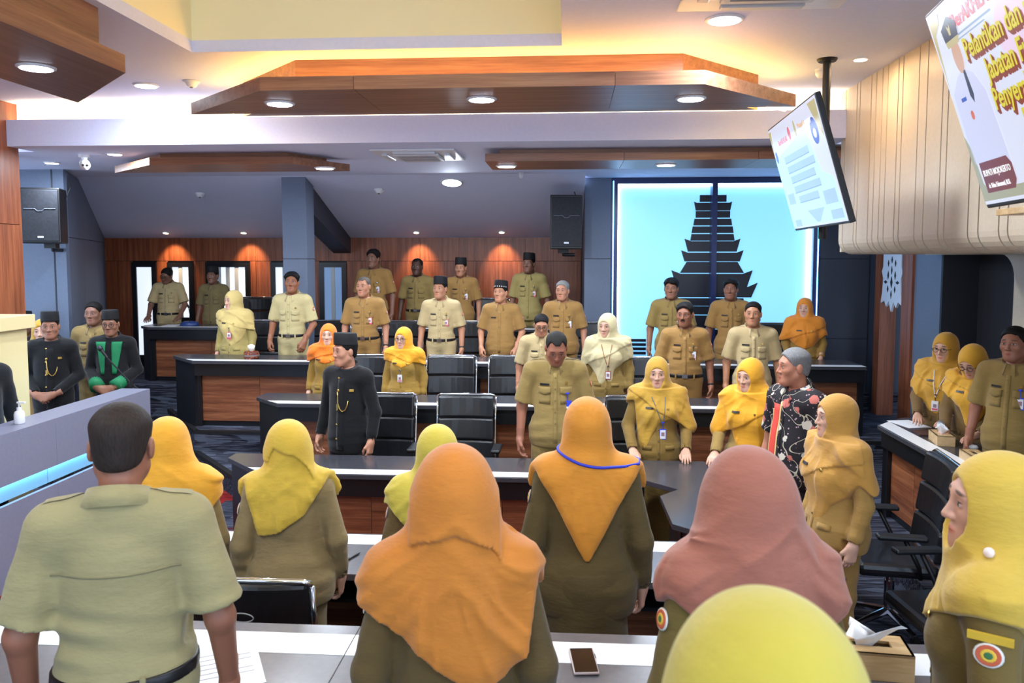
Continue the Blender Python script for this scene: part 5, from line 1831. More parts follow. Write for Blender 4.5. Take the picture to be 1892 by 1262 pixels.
def man(px, py, Y, fz, rz, head, label, shirt=(150, 124, 66), skin=(168, 118, 90), hair='short', hairc=(26, 24, 24), cap=False, capband=False, pose='sides', girth=1.0,
        group='people in khaki uniform', outfit='khaki', trousers=None, belt=False, glasses=False, card=None, tagc=True, patch_arm=True, pockets=True, tucked=None, watch=False, pin=True, moustache=False, gap=0.0):
    lod = lod_for(Y)
    root = common_root(px, py, Y, fz, rz, 1.742 if cap else 1.712, label, group)
    sleeve = 'short' if outfit in ('khaki', 'batik') else 'long'
    tp = template('m', pose, girth, sleeve, lod)
    A = tp['A']
    skin_body(root, tp, head, skin)
    if tucked is None: tucked = belt
    hem = .955 if tucked else (.80 if outfit in ('khaki', 'batik') else .74)
    if outfit == 'robe': hem = .30
    key = ('shirt', pose, girth, sleeve, lod, hem, outfit == 'robe')
    seed = 1.0 + (hash((pose, girth)) % 7 if False else len(str(pose)) + girth * 3)
    V, Q, bvh = shirt_mesh(tp, key, sleeve, hem, .016 if outfit != 'black' else .020, lod, seed, collar_open=outfit in ('khaki', 'batik'), flare=(.0 if tucked else .01) if outfit != 'robe' else .05, cuff=.026 if outfit == 'robe' else 0.0)
    mat = {'khaki': M_KHAKI, 'batik': M_BATIK, 'black': M_DARKC, 'robe': M_DARKC}[outfit]
    gname = {'khaki': 'shirt', 'batik': 'batik_shirt', 'black': 'jacket', 'robe': 'robe'}[outfit]
    part(gname, cached(('m', key, outfit), lambda: np_mesh(gname, V, Q, mat)), root, shirt)
    tkey = ('tr', girth, lod > 0)
    tv, tq = trousers_mesh(tp, tkey, .985 if tucked else .95, lod)
    tc = trousers or (shirt if outfit == 'khaki' else (30, 30, 34))
    part('trousers', cached(('m', tkey), lambda: np_mesh('trousers', tv, tq, M_KHAKI)), root, tc)
    sv, sq = shoe_mesh()
    for sx in (-1, 1):
        part('shoe', cached('shoe', lambda: np_mesh('shoe', sv, sq, M_SHOE)), root, M=Matrix.Translation((sx * .098, .03, 0)))
    if belt:
        bv, bq = belt_mesh(tp, ('belt', girth), .962)
        b = part('belt', cached(('m', 'belt', girth), lambda: np_mesh('belt', bv, bq, M_BELT)), root)
        yb = bv[np.abs(bv[:, 0]) < .03][:, 1].min()
        part('buckle', cached('buckle', lambda: mbm(MB().box(-.028, .028, -.006, .004, -.019, .019), M_BUCKLE)), b, M=Matrix.Translation((0, yb, .962)))
        for k_, ang_ in enumerate((-60, -25, 25, 60, 155, 205) if lod < 1 else (-35, 35)):
            ii = np.argmin((np.arctan2(bv[:, 0], -bv[:, 1]) - R(ang_ if ang_ < 180 else ang_ - 360)) ** 2 + (bv[:, 2] - .962) ** 2 * 50)
            p = bv[ii]
            part('belt_loop', cached('bloop', lambda: mbm(MB().box(-.007, .007, -.006, .006, -.026, .026), M_KHAKI)), b, tc, M=Matrix.Translation((p[0], p[1], .962)))
    HM = head_matrix(A, *(R(v) for v in head)) @ Matrix.Translation((0, A['hy'], A['hz']))
    hh = .0045 if lod == 0 else .006
    hv, hq = hair_mesh(hair, hh)
    part('hair', cached(('hair', hair, hh), lambda: np_mesh('hair', hv, hq, M_HAIR)), root, hairc, HM)
    if cap:
        c = part('cap', cached('cap', lambda: mbm(cap_mesh(), M_VELVET, True)), root, None, HM)
        if capband:
            for i in range(9):
                a = R(-90 - 72 + 18 * i); r1, r2 = .0845, .1055
                part('cap_motif', cached('capmotif', lambda: mbm(MB().add([(-.007, -.002, 0), (0, -.002, -.009), (.007, -.002, 0), (0, -.002, .009), (0, .004, 0)], [(0, 1, 2, 3), (0, 4, 1), (1, 4, 2), (2, 4, 3), (3, 4, 0)]), M_TAGW)), c,
                     M=Matrix.Translation((r1 * math.cos(a), .012 + r2 * math.sin(a), .072 - .1 * r2 * math.sin(a))) @ Matrix.Rotation(a + math.pi / 2, 4, 'Z'))
    if glasses:
        part('glasses', cached('glasses', lambda: mbm(glasses_mesh(), M_BLACKM, True)), root, None, HM)
    if moustache:
        part('moustache', cached('moust', lambda: mbm(MB().tube([(-.024, -.090, -.055), (-.012, -.100, -.048), (0, -.103, -.046), (.012, -.100, -.048), (.024, -.090, -.055)], [.003, .006, .006, .006, .003], 8), M_HAIR, True)), root, hairc, HM)
    nz, rn = A['nz'], A['rn']
    cmat = {'khaki': M_KHAKI, 'batik': M_BATIK}.get(outfit, M_DARKC)
    part('collar', cached(('collar', outfit), lambda: mbm(collar(nz, rn, 1, outfit in ('black', 'robe')), cmat, True)), root, shirt)
    ck = (pose, girth, sleeve, lod, hem)
    if outfit in ('khaki', 'batik'):
        part('placket', cached(('plk',) + ck, lambda: mbm(patch(bvh, -.016, .016, max(hem, .82) + .02, 1.365, .0015, 2, 12, .0025), cmat, True)), root, shirt)
        for j in range(5):
            z = 1.33 - j * .085
            part('button', cached('btn', lambda: mbm(MB().lathe([(.0055, 0), (.0055, .003)], 10), plain('button_khaki', (120, 100, 60), .4))), root, M=Matrix.Translation((0, surf_y(bvh, 0, z) - .004, z)) @ Matrix.Rotation(R(90), 4, 'X'))
    if outfit == 'khaki':
        for sx in (-1, 1):
            if pockets:
                x0, x1 = (.038, .122) if sx > 0 else (-.122, -.038)
                part('pocket', cached(('pk', sx) + ck, lambda: mbm(patch(bvh, x0, x1, 1.135, 1.245, .0015, 4, 4, .003), M_KHAKI, True)), root, shirt)
                part('pocket_flap', cached(('pf', sx) + ck, lambda: mbm(patch(bvh, x0 - .003, x1 + .003, 1.215, 1.262, .006, 4, 3, .004, shape=lambda u, w, x, z: (x, z - (1 - w) * .014 * (1 - abs(2 * u - 1)))), M_KHAKI, True)), root, shirt)
            part('epaulette', cached(('ep', sx) + ck, lambda: mbm(epaulette(bvh, sx, nz), M_KHAKI, True)), root, shirt)
        if lod == 0:
            part('yoke_seam', cached(('yoke',) + ck, lambda: mbm(patch(bvh, -.165, .165, 1.262, 1.268, .0, 16, 1, .0022, back=True), M_KHAKI, True)), root, tuple(v * .88 for v in shirt))
        if tagc:
            part('name_tag', cached(('nt',) + ck, lambda: mbm(patch(bvh, -.115, -.045, 1.272, 1.287, .004, 3, 1, .004), M_TAG)), root)
        if pin:
            part('pin', cached('pinb', lambda: mbm(MB().lathe([(.011, 0), (.008, .004)], 12), M_GOLD)), root, M=Matrix.Translation((.082, surf_y(bvh, .082, 1.29) - .003, 1.29)) @ Matrix.Rotation(R(90), 4, 'X'))
        if patch_arm:
            S, Eb, W = tp['arms'][1]
            p = Vector(S).lerp(Vector(Eb), .35)
            pp = part('shoulder_patch', cached('spatch', lambda: mbm(MB().lathe([(.027, 0), (.024, .004), (.0, .005)], 16, sy=1.15), M_RED, True)), root, M=Matrix.Translation((p.x + .066, p.y - .012, p.z)) @ Matrix.Rotation(R(80), 4, 'Y'))
            part('patch_centre', cached('spatch2', lambda: mbm(MB().lathe([(.015, .004), (.012, .0065)], 12, sy=1.15), M_TAGW)), pp)
    if card:
        badge(root, bvh, .082 + gap, 1.215 if card != 'bluecard' else 1.16, 1, card)
    if watch:
        W = tp['arms'][1][2]; Eb = tp['arms'][1][1]
        dv = (Vector(W) - Vector(Eb)).normalized(); c = Vector(W) - dv * .02
        MB().tube([tuple(c - dv * .009), tuple(c + dv * .009)], .033, 14).build('watch', M_BLACKM, root)
    return root, tp, bvh, HM

def woman(px, py, Y, fz, rz, head, label, scarf, front, back, jacket=(140, 112, 60), skin=(198, 150, 124), pose='sides', girth=1.0, seed=1.0, group='people in khaki uniform', glasses=False,
          card=None, lanyard=None, overlay=None, brim=.0, fold=.006, tagc=True, pin=True, skirt=True, peak=0.0, patch_arm=True, cheeks=1.0, card_at=(.03, 1.0), X=None, cross=None, open_y=0.0, blend=.05):
    lod = lod_for(Y)
    root = common_root(px, py, Y, fz, rz, 1.583 + peak, label, group, X)
    tp = template('f', pose, girth, 'long', lod)
    A = tp['A']
    skin_body(root, tp, head, skin)
    hem = .70
    key = ('jacket', pose, girth, lod)
    V, Q, bvh = shirt_mesh(tp, key, 'long', hem, .018, lod, 2.0 + girth, collar_open=False, flare=.02)
    part('jacket', cached(('m', key), lambda: np_mesh('jacket', V, Q, M_KHAKI)), root, jacket)
    tkey = ('ftr', girth, lod > 0, skirt)
    tv, tq = trousers_mesh(tp, tkey, .90, lod, skirt)
    part('skirt' if skirt else 'trousers', cached(('m', tkey), lambda: np_mesh('skirt', tv, tq, M_KHAKI)), root, tuple(v * .93 for v in jacket))
    sv, sq = shoe_mesh()
    for sx in (-1, 1):
        part('shoe', cached('shoe', lambda: np_mesh('shoe', sv, sq, M_SHOE)), root, M=Matrix.Translation((sx * .088, .025, 0)) @ Matrix.Scale(.9, 4))
    hs = {0: .0062, 1: .0072, 2: .0088}[lod]
    yaw, pitch, roll = (R(v) for v in head)
    cv, cq = scarf_mesh(tp, None, hs, front, back, seed, fold, peak, overlay, brim, cheeks, cross=cross, open_y=open_y, blend=blend, neck_r=.061 + max(0, blend - .05) * .25)
    cv = turn_head(cv, A, yaw, pitch, roll, drape=True)
    part('headscarf', np_mesh('headscarf', cv, cq, M_SCARF), root, scarf)
    sb = BVHTree.FromPolygons([tuple(v) for v in cv], [tuple(q) for q in cq])
    HM = head_matrix(A, yaw, pitch, roll) @ Matrix.Translation((0, A['hy'], A['hz']))
    if glasses:
        part('glasses', cached('glasses', lambda: mbm(glasses_mesh(), M_BLACKM, True)), root, None, HM)
    class Two:
        @staticmethod
        def ray_cast(o, d):
            a, b = bvh.ray_cast(o, d), sb.ray_cast(o, d)
            if a[0] is None: return b
            if b[0] is None: return a
            return a if a[3] < b[3] else b
    ck = (pose, girth, lod)
    part('placket', cached(('fplk',) + ck, lambda: mbm(patch(bvh, -.012, .012, hem + .03, 1.2, .001, 2, 10, .0025), M_KHAKI, True)), root, jacket)
    for j in range(4):
        z = 1.08 - j * .09
        part('button', cached('fbtn', lambda: mbm(MB().lathe([(.007, 0), (.007, .003)], 10), plain('button_brown', (110, 86, 50), .4))), root, M=Matrix.Translation((0, surf_y(bvh, 0, z) - .004, z)) @ Matrix.Rotation(R(90), 4, 'X'))
    for sx in (-1, 1):
        x0, x1 = (.055, .13) if sx > 0 else (-.13, -.055)
        part('pocket_flap', cached(('fpf', sx) + ck, lambda: mbm(patch(bvh, x0, x1, .83, .865, .003, 4, 2, .004), M_KHAKI, True)), root, jacket)
    if tagc:
        part('name_tag', mbm(patch(Two, -.105, -.045, 1.165, 1.179, .004, 3, 1, .004), M_TAG), root)
    if pin:
        part('pin', cached('pinb', lambda: mbm(MB().lathe([(.011, 0), (.008, .004)], 12), M_GOLD)), root, M=Matrix.Translation((.072, surf_y(Two, .072, 1.165) - .003, 1.165)) @ Matrix.Rotation(R(90), 4, 'X'))
    if patch_arm:
        for sx in (1,):
            S, Eb, W = tp['arms'][sx]
            p = Vector(S).lerp(Vector(Eb), .32)
            pp = part('shoulder_patch', cached('fspatch', lambda: mbm(MB().lathe([(.027, 0), (.025, .003), (.0, .004)], 18, sy=1.15), M_TAGW, True)), root, M=Matrix.Translation((p.x + .057, p.y - .004, p.z)) @ Matrix.Rotation(R(78), 4, 'Y'))
            part('patch_ring', cached('fspatch1', lambda: mbm(MB().lathe([(.0225, .003), (.021, .0052)], 18, sy=1.15), M_RED)), pp)
            part('patch_centre', cached('fspatch2', lambda: mbm(MB().lathe([(.0145, .005), (.012, .0068)], 12, sy=1.15), M_YEL)), pp)
            part('patch_emblem', cached('fspatch3', lambda: mbm(MB().lathe([(.0085, .0066), (.006, .0078)], 8, sy=1.2), M_GREEN)), pp)
    if card:
        cx_, cz_ = card_at
        badge(root, Two, cx_, cz_, 1, card)
        if lanyard:
            pts = []
            for sx in (-1, 1):
                seq = [(cx_, cz_ + .03)] + [(cx_ + (sx * .055 - cx_) * u, cz_ + .03 + (1.26 - cz_ - .03) * u) for u in (.25, .5, .75, 1.0)]
                MB().tube([(x, surf_y(Two, x, z) - .004, z) for x, z in seq], .0035, 6).build('lanyard', lanyard, root)
    return root, tp, (bvh, sb, Two), HM
# ================================================================== people: the cast
LK = (192, 170, 126)     # light khaki
BK = (158, 120, 68)      # brown khaki
OL = (118, 92, 54)       # olive brown
YEL, ORA, LIM, OCH = (226, 160, 44), (236, 122, 30), (206, 192, 72), (200, 146, 62)
SK, SKF, SKD = (186, 132, 104), (218, 172, 148), (138, 98, 80)

# hems: (x, z) polylines of the scarf edge, person space (x grows to the person's left)
F_SHORT = [(-.2, 1.20), (-.10, 1.16), (0, 1.12), (.10, 1.16), (.2, 1.20)]
F_CAPE = [(-.24, 1.10), (-.1, .98), (0, .93), (.1, .98), (.24, 1.10)]
F_LONG = [(-.22, 1.16), (-.12, .95), (-.04, .80), (.05, .95), (.20, 1.14)]
B_SHORT = [(-.2, 1.18), (0, 1.08), (.2, 1.18)]
B_TRI = [(-.25, 1.16), (-.02, .83), (.02, .83), (.25, 1.16)]

# --- top row (platform .62)
man(312, 492, 11.3, .62, 8, (-18, 22, 14), 'man in light khaki leaning over the top-row desk by the tall window', LK, SKD, 'short', belt=True, glasses=True, pose='table')
man(396, 492, 11.3, .62, 0, (-8, 0, 0), 'man in a dark cap before the wide window at the top row', (128, 112, 74), SKD, cap=True, card=None)
man(692, 461, 11.32, .62, -6, (-10, 0, 0), 'tall bare-headed man at the top row behind the man with a red badge', BK, SKD, 'full', card='white')
man(772, 477, 11.32, .62, -4, (-4, 0, 0), 'dark skinned man with receding hair under a wall washer', (138, 116, 68), (84, 58, 48), 'receding', belt=True)
man(853, 475, 11.32, .62, -4, (-8, 4, 0), 'capped man at the top row with a white badge on his chest', BK, SK, cap=True, card='white')
man(978, 467, 11.32, .62, -8, (-12, 0, 0), 'capped man in pale khaki at the right end of the top row', (166, 148, 92), SKD, cap=True, card='pink', pockets=True)
# --- third row (platform .42)
woman(434, 535, 9.35, .42, -8, (-26, 4, 0), 'woman in a pale yellow scarf with a pink badge at the third row', (214, 188, 120), [(-.22, 1.14), (-.1, 1.0), (.02, .86), (.12, .96), (.2, 1.14)], B_SHORT, (168, 150, 92), SKF, seed=1.3, cross=(-.2, 1.22, .2, 1.10), card='pink', card_at=(.01, 1.06))
man(540, 503, 9.4, .42, -4, (14, -3, 0), 'lean man in light khaki with black belt before the grey column', (196, 180, 132), (150, 98, 72), 'full', belt=True, pose='front', tagc=False, girth=.95)
man(674, 510, 9.4, .42, 2, (-14, 2, 0), 'man with shaved grey hair and red badge at the third row', BK, SK, 'thin', (92, 84, 78), belt=True, card='pink', pose='sides', watch=True)
man(815, 510, 9.4, .42, -2, (-16, 0, 0), 'capped man in light khaki with a belt and watch at the third row', LK, (188, 134, 104), cap=True, belt=True, card='pink', pose='sides', watch=True)
man(926, 518, 9.4, .42, -6, (-16, -3, 0), 'stout man wearing a black cap with white motifs', BK, (196, 140, 108), cap=True, capband=True, girth=1.16, pose='front', pockets=False, card=None)
man(1040, 518, 9.45, .42, -2, (-14, 2, 0), 'grey haired man with a pale badge beside the slate wall', BK, SK, 'short', (128, 126, 124), girth=1.12, card='white')
man(1240, 514, 9.5, .42, -6, (-8, 2, 0), 'young man with parted hair before the left half of the lit sign', (146, 122, 70), (150, 104, 80), 'side', card='white')
man(1350, 516, 9.5, .42, -6, (-14, 0, 0), 'young man with curly hair before the temple silhouette', BK, (140, 92, 70), 'curly')
woman(1487, 549, 9.42, .42, -12, (-14, 2, 0), 'woman in an orange scarf before the right edge of the lit sign', (226, 138, 44), F_CAPE, B_SHORT, (150, 116, 54), SKF, seed=2.2, cross=(-.2, 1.06, .2, 1.2), pose='front')
# --- second row (platform .20)
woman(606, 597, 8.2, .20, -4, (10, 0, 0), 'woman in a bright orange scarf behind the man in black', ORA, F_SHORT, B_SHORT, (158, 124, 56), (222, 176, 152), seed=3.1, cross=(-.2, 1.16, .2, 1.28), card=None)
woman(746, 603, 8.1, .20, -6, (-8, 3, 0), 'woman with round glasses and a yellow orange scarf', (240, 166, 40), F_SHORT, B_SHORT, (158, 124, 56), SKF, seed=3.7, cross=(-.2, 1.28, .2, 1.16), glasses=True, card='white', card_at=(-.01, 1.04))
man(1000, 577, 8.24, .20, 4, (0, 20, 0), 'man with glasses looking down behind the man with the blue badge', LK, SK, 'short', glasses=True)
woman(1124, 577, 8.2, .20, -10, (-16, 6, 0), 'woman in a pale cream scarf with a red badge', (206, 192, 150), [(-.24, 1.1), (-.1, .92), (-.05, .72), (.04, .72), (.08, 1.0), (.24, 1.12)], B_SHORT, (146, 120, 66), SKF, seed=4.2, cross=(-.2, 1.05, .2, 1.24), card='red', card_at=(.02, .99), lanyard=plain('cord_brown', (150, 84, 60), .6), pin=False, tagc=False)
man(1266, 559, 8.15, .20, -6, (-14, 2, 0), 'man with a moustache and a white badge at the second row', BK, (150, 100, 76), 'full', (34, 32, 32), girth=1.12, belt=True, card='white', moustache=True, watch=True)
man(1392, 557, 8.1, .20, -6, (-12, 0, 0), 'young clean-shaven man in light khaki at the second row', LK, (186, 132, 100), 'short')
# --- first row
p_black, tp_black, bvh_black, hm_black = man(640, 614, 6.4, 0, -22, (-22, 2, 0), 'man in a black jacket and tall black cap with a gold watch chain', (17, 17, 20), (190, 138, 112), cap=True, outfit='black', pose='sides', group=None)
man(1026, 602, 6.3, 0, 2, (4, 34, 0), 'man looking down with a blue badge at the first row', (152, 128, 76), (160, 106, 84), 'receding', (40, 38, 36), girth=1.06, card='bluecard', gap=.01)
woman(1216, 657, 6.42, 0, 0, (-6, 6, 0), 'woman in an ochre scarf with a blue-framed badge, hands on the desk', (196, 152, 58), [(-.19, 1.22), (-.15, .80), (-.11, .77), (-.06, .92), (0, 1.05), (.1, 1.08), (.19, 1.1), (.22, 1.2)], B_SHORT, (134, 106, 52), SKF, seed=5.0, cross=(-.2, 1.28, .2, 1.02), pose='table', girth=1.08, card='blue', card_at=(.035, 1.0), lanyard=plain('cord_grey', (110, 110, 120), .6))
woman(1393, 659, 6.15, 0, -30, (-18, 10, 0), 'woman in a golden yellow scarf looking down beside the batik shirt', (228, 162, 40), [(-.2, 1.2), (-.1, .95), (-.05, .86), (.1, .86), (.14, 1.0), (.22, 1.12)], B_SHORT, (158, 130, 74), SKF, seed=5.5, cross=(-.2, .98, .2, 1.2), pose='table', girth=1.05)
p_batik, tp_batik, bvh_batik, hm_batik = man(1474, 642, 5.35, 0, -62, (-22, 2, 0), 'grey haired man in a floral batik shirt standing in profile', (255, 255, 255), (186, 126, 100), 'short', (120, 118, 118), outfit='batik', girth=1.12, group=None)
woman(1553, 726, 4.55, 0, -74, (-12, 2, 0), 'woman in an ochre scarf and tan jacket standing in profile by the leather chair', (196, 144, 66), [(-.24, 1.12), (-.1, .98), (.02, .70), (.1, .96), (.24, 1.12)], [(-.25, 1.06), (0, 1.00), (.25, 1.06)], (168, 130, 70), SKF, seed=6.1, cross=(-.2, 1.05, .2, 1.22), skirt=False, open_y=.012)
# --- right-hand side desk
woman(1752, 612, 6.72, .20, -42, (-8, 8, 0), 'woman with glasses writing on paper at the side desk', (204, 152, 54), [(-.24, 1.08), (-.1, .92), (0, .84), (.1, .9), (.24, 1.08)], B_SHORT, OL, SKF, seed=6.8, cross=(-.2, 1.2, .2, 1.0), pose='desk', glasses=True, card='white', card_at=(-.03, 1.0), lanyard=M_PAPER, pin=False)
woman(1812, 627, 6.2, .20, -48, (-10, 34, 0), 'woman in a yellow scarf bending her head over the side desk', (220, 164, 52), [(-.22, 1.14), (-.08, 1.05), (0, .82), (.1, 1.02), (.22, 1.14)], B_SHORT, OL, SKF, seed=7.3, cross=(-.2, 1.26, .2, 1.1), pose='desk', glasses=True)
man(1878, 602, 5.72, .20, -46, (-4, 2, 0), 'man with a blue badge standing at the side desk under the bulkhead', (142, 116, 64), (160, 106, 82), 'short', card='blue', girth=1.05)
# --- left rear
p_clasp, tp_clasp, bvh_clasp, hm_clasp = man(92, 574, 7.8, 0, 14, (12, 4, 0), 'man in a black buttoned jacket and cap with clasped hands beside the slate wall', (17, 17, 20), (160, 112, 90), cap=True, outfit='black', pose='clasp', group=None)
man(174, 557, 8.72, 0, 6, (2, 2, 0), 'man in khaki standing with hands behind him beside the green-trimmed robe', (146, 122, 76), SKD, 'short', belt=True, pose='back', card=None)
p_robe, tp_robe, bvh_robe, hm_robe = man(205, 571, 8.3, 0, 10, (4, 6, 0), 'man in a black robe with green panels before a microphone', (18, 18, 21), (150, 106, 84), cap=True, outfit='robe', pose='clasp', glasses=True, group=None)
man(44, 574, 8.58, 0, 10, (8, 0, 0), 'capped man in a dark jacket half hidden behind the cream pedestal', (22, 22, 26), SKD, cap=True, outfit='black', pose='sides', group=None)
woman(77, 588, 8.2, 0, 10, (10, 0, 0), 'woman in a mustard scarf hidden behind the man with clasped hands', (196, 150, 50), F_SHORT, B_SHORT, BK, SKF, seed=8.0)
man(-52, 600, 5.6, 0, 60, (0, 0, 0), 'person in a dark jacket cut by the picture edge beside the cream pedestal', (19, 20, 26), SK, cap=True, outfit='black', pose='sides', group=None)
# --- camera side
man(212, 744, 2.05, .28, 198, (0, 8, 0), 'broad man in light khaki seen from behind at the nearest desk', (154, 144, 104), (150, 100, 78), 'short', (46, 38, 35), belt=True, girth=1.15, pose='sides', patch_arm=True, tagc=False, pin=False)
woman(296, 768, 3.55, 0, 196, (-10, 4, 0), 'woman in a golden scarf half hidden behind the broad man', (234, 168, 52), F_SHORT, [(-.24, 1.2), (-.05, 1.0), (.1, .95), (.25, 1.1)], (138, 116, 74), SKF, seed=9.0, blend=.07, X=x_at(300, 3.55))
woman(528, 777, 3.66, 0, 194, (8, 2, 0), 'woman in a mustard yellow scarf with a slanted hem seen from behind', (214, 178, 66), F_SHORT, [(-.22, 1.36), (-.185, 1.31), (-.076, 1.14), (.05, 1.08), (.14, 1.05), (.175, 1.18), (.21, 1.33)], (146, 126, 88), SKF, seed=9.6, blend=.07, girth=1.08, overlay=[(-.13, 1.30), (-.08, 1.375), (-.02, 1.43), (.07, 1.47), (.10, 1.40), (.14, 1.40)], skirt=False)
woman(806, 782, 3.6, 0, 186, (-4, 2, 0), 'woman in a lime scarf hidden behind the copper orange scarf', (212, 192, 78), F_SHORT, [(-.25, 1.2), (0, 1.03), (.12, 1.09), (.23, 1.22)], (106, 84, 50), SKF, seed=10.2)
woman(838, 824, 2.03, .28, 187, (2, 2, 0), 'woman in a copper orange scarf seen from behind at the nearest desk', (196, 120, 42), F_SHORT, [(-.22, 1.26), (-.19, 1.06), (-.13, 1.0), (-.06, .985), (.1, 1.08), (.25, 1.19), (.31, 1.25)], (92, 74, 40), SKF, seed=10.9, blend=.085, overlay=[(-.13, 1.30), (-.10, 1.335), (0, 1.388), (.11, 1.345), (.14, 1.32)], girth=1.04, fold=.008)
p_lany, tp_lany, bv_lany, hm_lany = woman(1086, 731, 3.5, 0, 180, (0, 2, 0), 'woman in a pointed amber scarf with a blue lanyard seen from behind', (222, 146, 50), F_SHORT, [(-.22, 1.31), (-.195, 1.27), (-.01, .955), (.01, .955), (.195, 1.27), (.22, 1.31)], (96, 80, 46), SKF, seed=11.3, fold=.004)
woman(1394, 821, 1.98, .28, 196, (20, 4, 0), 'woman in a brown terracotta scarf seen from behind', (160, 98, 80), F_SHORT, [(-.27, 1.22), (-.15, 1.12), (0, 1.08), (.14, 1.16), (.27, 1.28)], (106, 90, 44), SKF, seed=12.0, blend=.10, girth=1.06, fold=.008)
woman(1436, 1096, .72, .46, 178, (0, 6, 0), 'nearest woman in a lime yellow scarf, only the crown showing', (184, 166, 60), F_SHORT, B_SHORT, OL, SKF, seed=12.7, fold=.004)
p_prof, tp_prof, bv_prof, hm_prof = woman(1858, 830, 1.98, .28, 238, (24, 0, 0), 'woman in a pale yellow scarf with a pearl brooch standing in profile', (206, 170, 66), [(-.2, 1.2), (-.1, 1.16), (0, 1.12), (.12, 1.20), (.3, 1.28)], [(-.28, 1.1), (-.1, 1.0), (.1, 1.15), (.2, 1.235), (.3, 1.27)], (112, 92, 46), (206, 158, 134), seed=13.3, blend=.075, open_y=.016)
# ================================================================== details on single people
def on_cloth(bvh, x, z, off=.004):
    return (x, surf_y(bvh, x, z) - off, z)
def stud(root, bvh, x, z, r, mat, name='button'):
    part(name, mbm(MB().lathe([(r, 0), (r * .7, r * .5), (r * .2, r * .7)], 12), mat, True), root, M=Matrix.Translation(on_cloth(bvh, x, z, .002)) @ Matrix.Rotation(R(90), 4, 'X'))
for rt_, bv_ in ((p_black, bvh_black), (p_clasp, bvh_clasp)):
    for z in (1.37, 1.24, 1.11, .99, .87):
        stud(rt_, bv_, -.01, z, .011, M_GOLD)
    part('front_flap', mbm(patch(bv_, -.012, .055, .78, 1.37, .001, 3, 12, .004), M_DARKC, True), rt_, (16, 16, 19))
    seq = [(-.005, 1.26), (.0, 1.22), (.005, 1.17), (.02, 1.125), (.045, 1.10), (.07, 1.115), (.085, 1.15), (.09, 1.19)]
    MB().tube([on_cloth(bv_, x, z, .012) for x, z in seq], .0042, 6).build('watch_chain', M_GOLD, rt_, smooth=True)
    stud(rt_, bv_, -.005, 1.27, .014, M_GOLD, 'chain_brooch')
    part('chain_pendant', mbm(MB().box(-.009, .009, -.012, -.006, -.045, 0), M_GOLD), rt_, M=Matrix.Translation(on_cloth(bv_, .0, 1.16, .004)))
    part('pin', mbm(patch(bv_, .095, .125, 1.265, 1.285, .003, 3, 1, .005), M_GOLD), rt_)
# robe: green front panels, hem bands and cuffs
M_ROBE = plain('robe_green', (10, 120, 72), .7)
for sx in (-1, 1):
    part('green_panel', mbm(patch(bvh_robe, .03 * sx if sx > 0 else -.135, .135 if sx > 0 else -.03, 1.06, 1.40, .004, 6, 12, .006,
         shape=lambda u, w, x, z, s=sx: ((x * (.35 + .65 * w) + s * .03 * (1 - w)) if True else x, z)), M_ROBE, True), p_robe)
    part('green_panel', mbm(patch(bvh_robe, .02 if sx > 0 else -.12, .12 if sx > 0 else -.02, .42, .80, .004, 6, 8, .006), M_ROBE, True), p_robe)
    S, Eb, W = [Vector(v) for v in tp_robe['arms'][sx]]
    dv = (W - Eb).normalized(); e = Eb.lerp(W, .93)
    MB().tube([tuple(e - dv * .13), tuple(e - dv * .06), tuple(e + dv * .004), tuple(e + dv * .002), tuple(e - dv * .06)], [.062, .070, .076, .070, .060], 18, caps=False).build('cuff', M_ROBE, p_robe, smooth=True)
# batik shirt: red front band with a cream border
t_ = plain('batik_red', (214, 70, 56), .8); t2_ = plain('batik_cream', (220, 190, 130), .8)
part('front_band', mbm(patch(bvh_batik, -.10, -.022, .83, 1.34, .002, 4, 14, .003), t_, True), p_batik)
part('band_border', mbm(patch(bvh_batik, -.022, -.010, .83, 1.36, .003, 1, 14, .003), t2_, True), p_batik)
part('band_border', mbm(patch(bvh_batik, -.112, -.10, .83, 1.30, .003, 1, 14, .003), t2_, True), p_batik)
# profile woman: pearl brooch at the cheek, arm badge with name arc
A_ = tp_prof['A']
o_ = hm_prof @ Vector((.32, -.045, -.078)); d_ = (hm_prof @ Vector((0, -.045, -.078)) - o_).normalized()
pearl_ = bv_prof[1].ray_cast(o_, d_)[0] - d_ * .008
part('pearl_brooch', mbm(MB().lathe([(.004, -.012), (.010, -.008), (.013, 0), (.010, .008), (.004, .012)], 14), M_PEARL, True), p_prof,
     M=Matrix.Translation(pearl_))
S, Eb, W = tp_prof['arms'][1]
p_ = Vector(S).lerp(Vector(Eb), .18)
part('name_arc', mbm(MB().box(-.004, .004, -.045, .045, -.009, .009), M_YEL), p_prof, M=Matrix.Translation((p_.x + .058, p_.y, p_.z)) @ Matrix.Rotation(R(10), 4, 'Y'))
# blue lanyard round the neck of the amber scarf
A_ = tp_lany['A']
bvh_, sb_, Two_ = bv_lany
pts = []
for i in range(15):
    a = R(-20 + 220 * i / 14)
    dr = Vector((math.cos(a), math.sin(a), 0)); z = A_['nz'] + .075 - .02 * math.sin(a) + .022 * math.cos(a)
    hit = sb_.ray_cast(Vector((0, .014, z)) + dr * .5, -dr)[0]
    r = (hit - Vector((0, .014, z))).length if hit else .1
    pts.append(tuple(Vector((0, .014, z)) + dr * (r + .003)))
MB().tube(pts, .006, 6).build('lanyard', plain('cord_blue', (48, 60, 200), .5), p_lany, smooth=True)

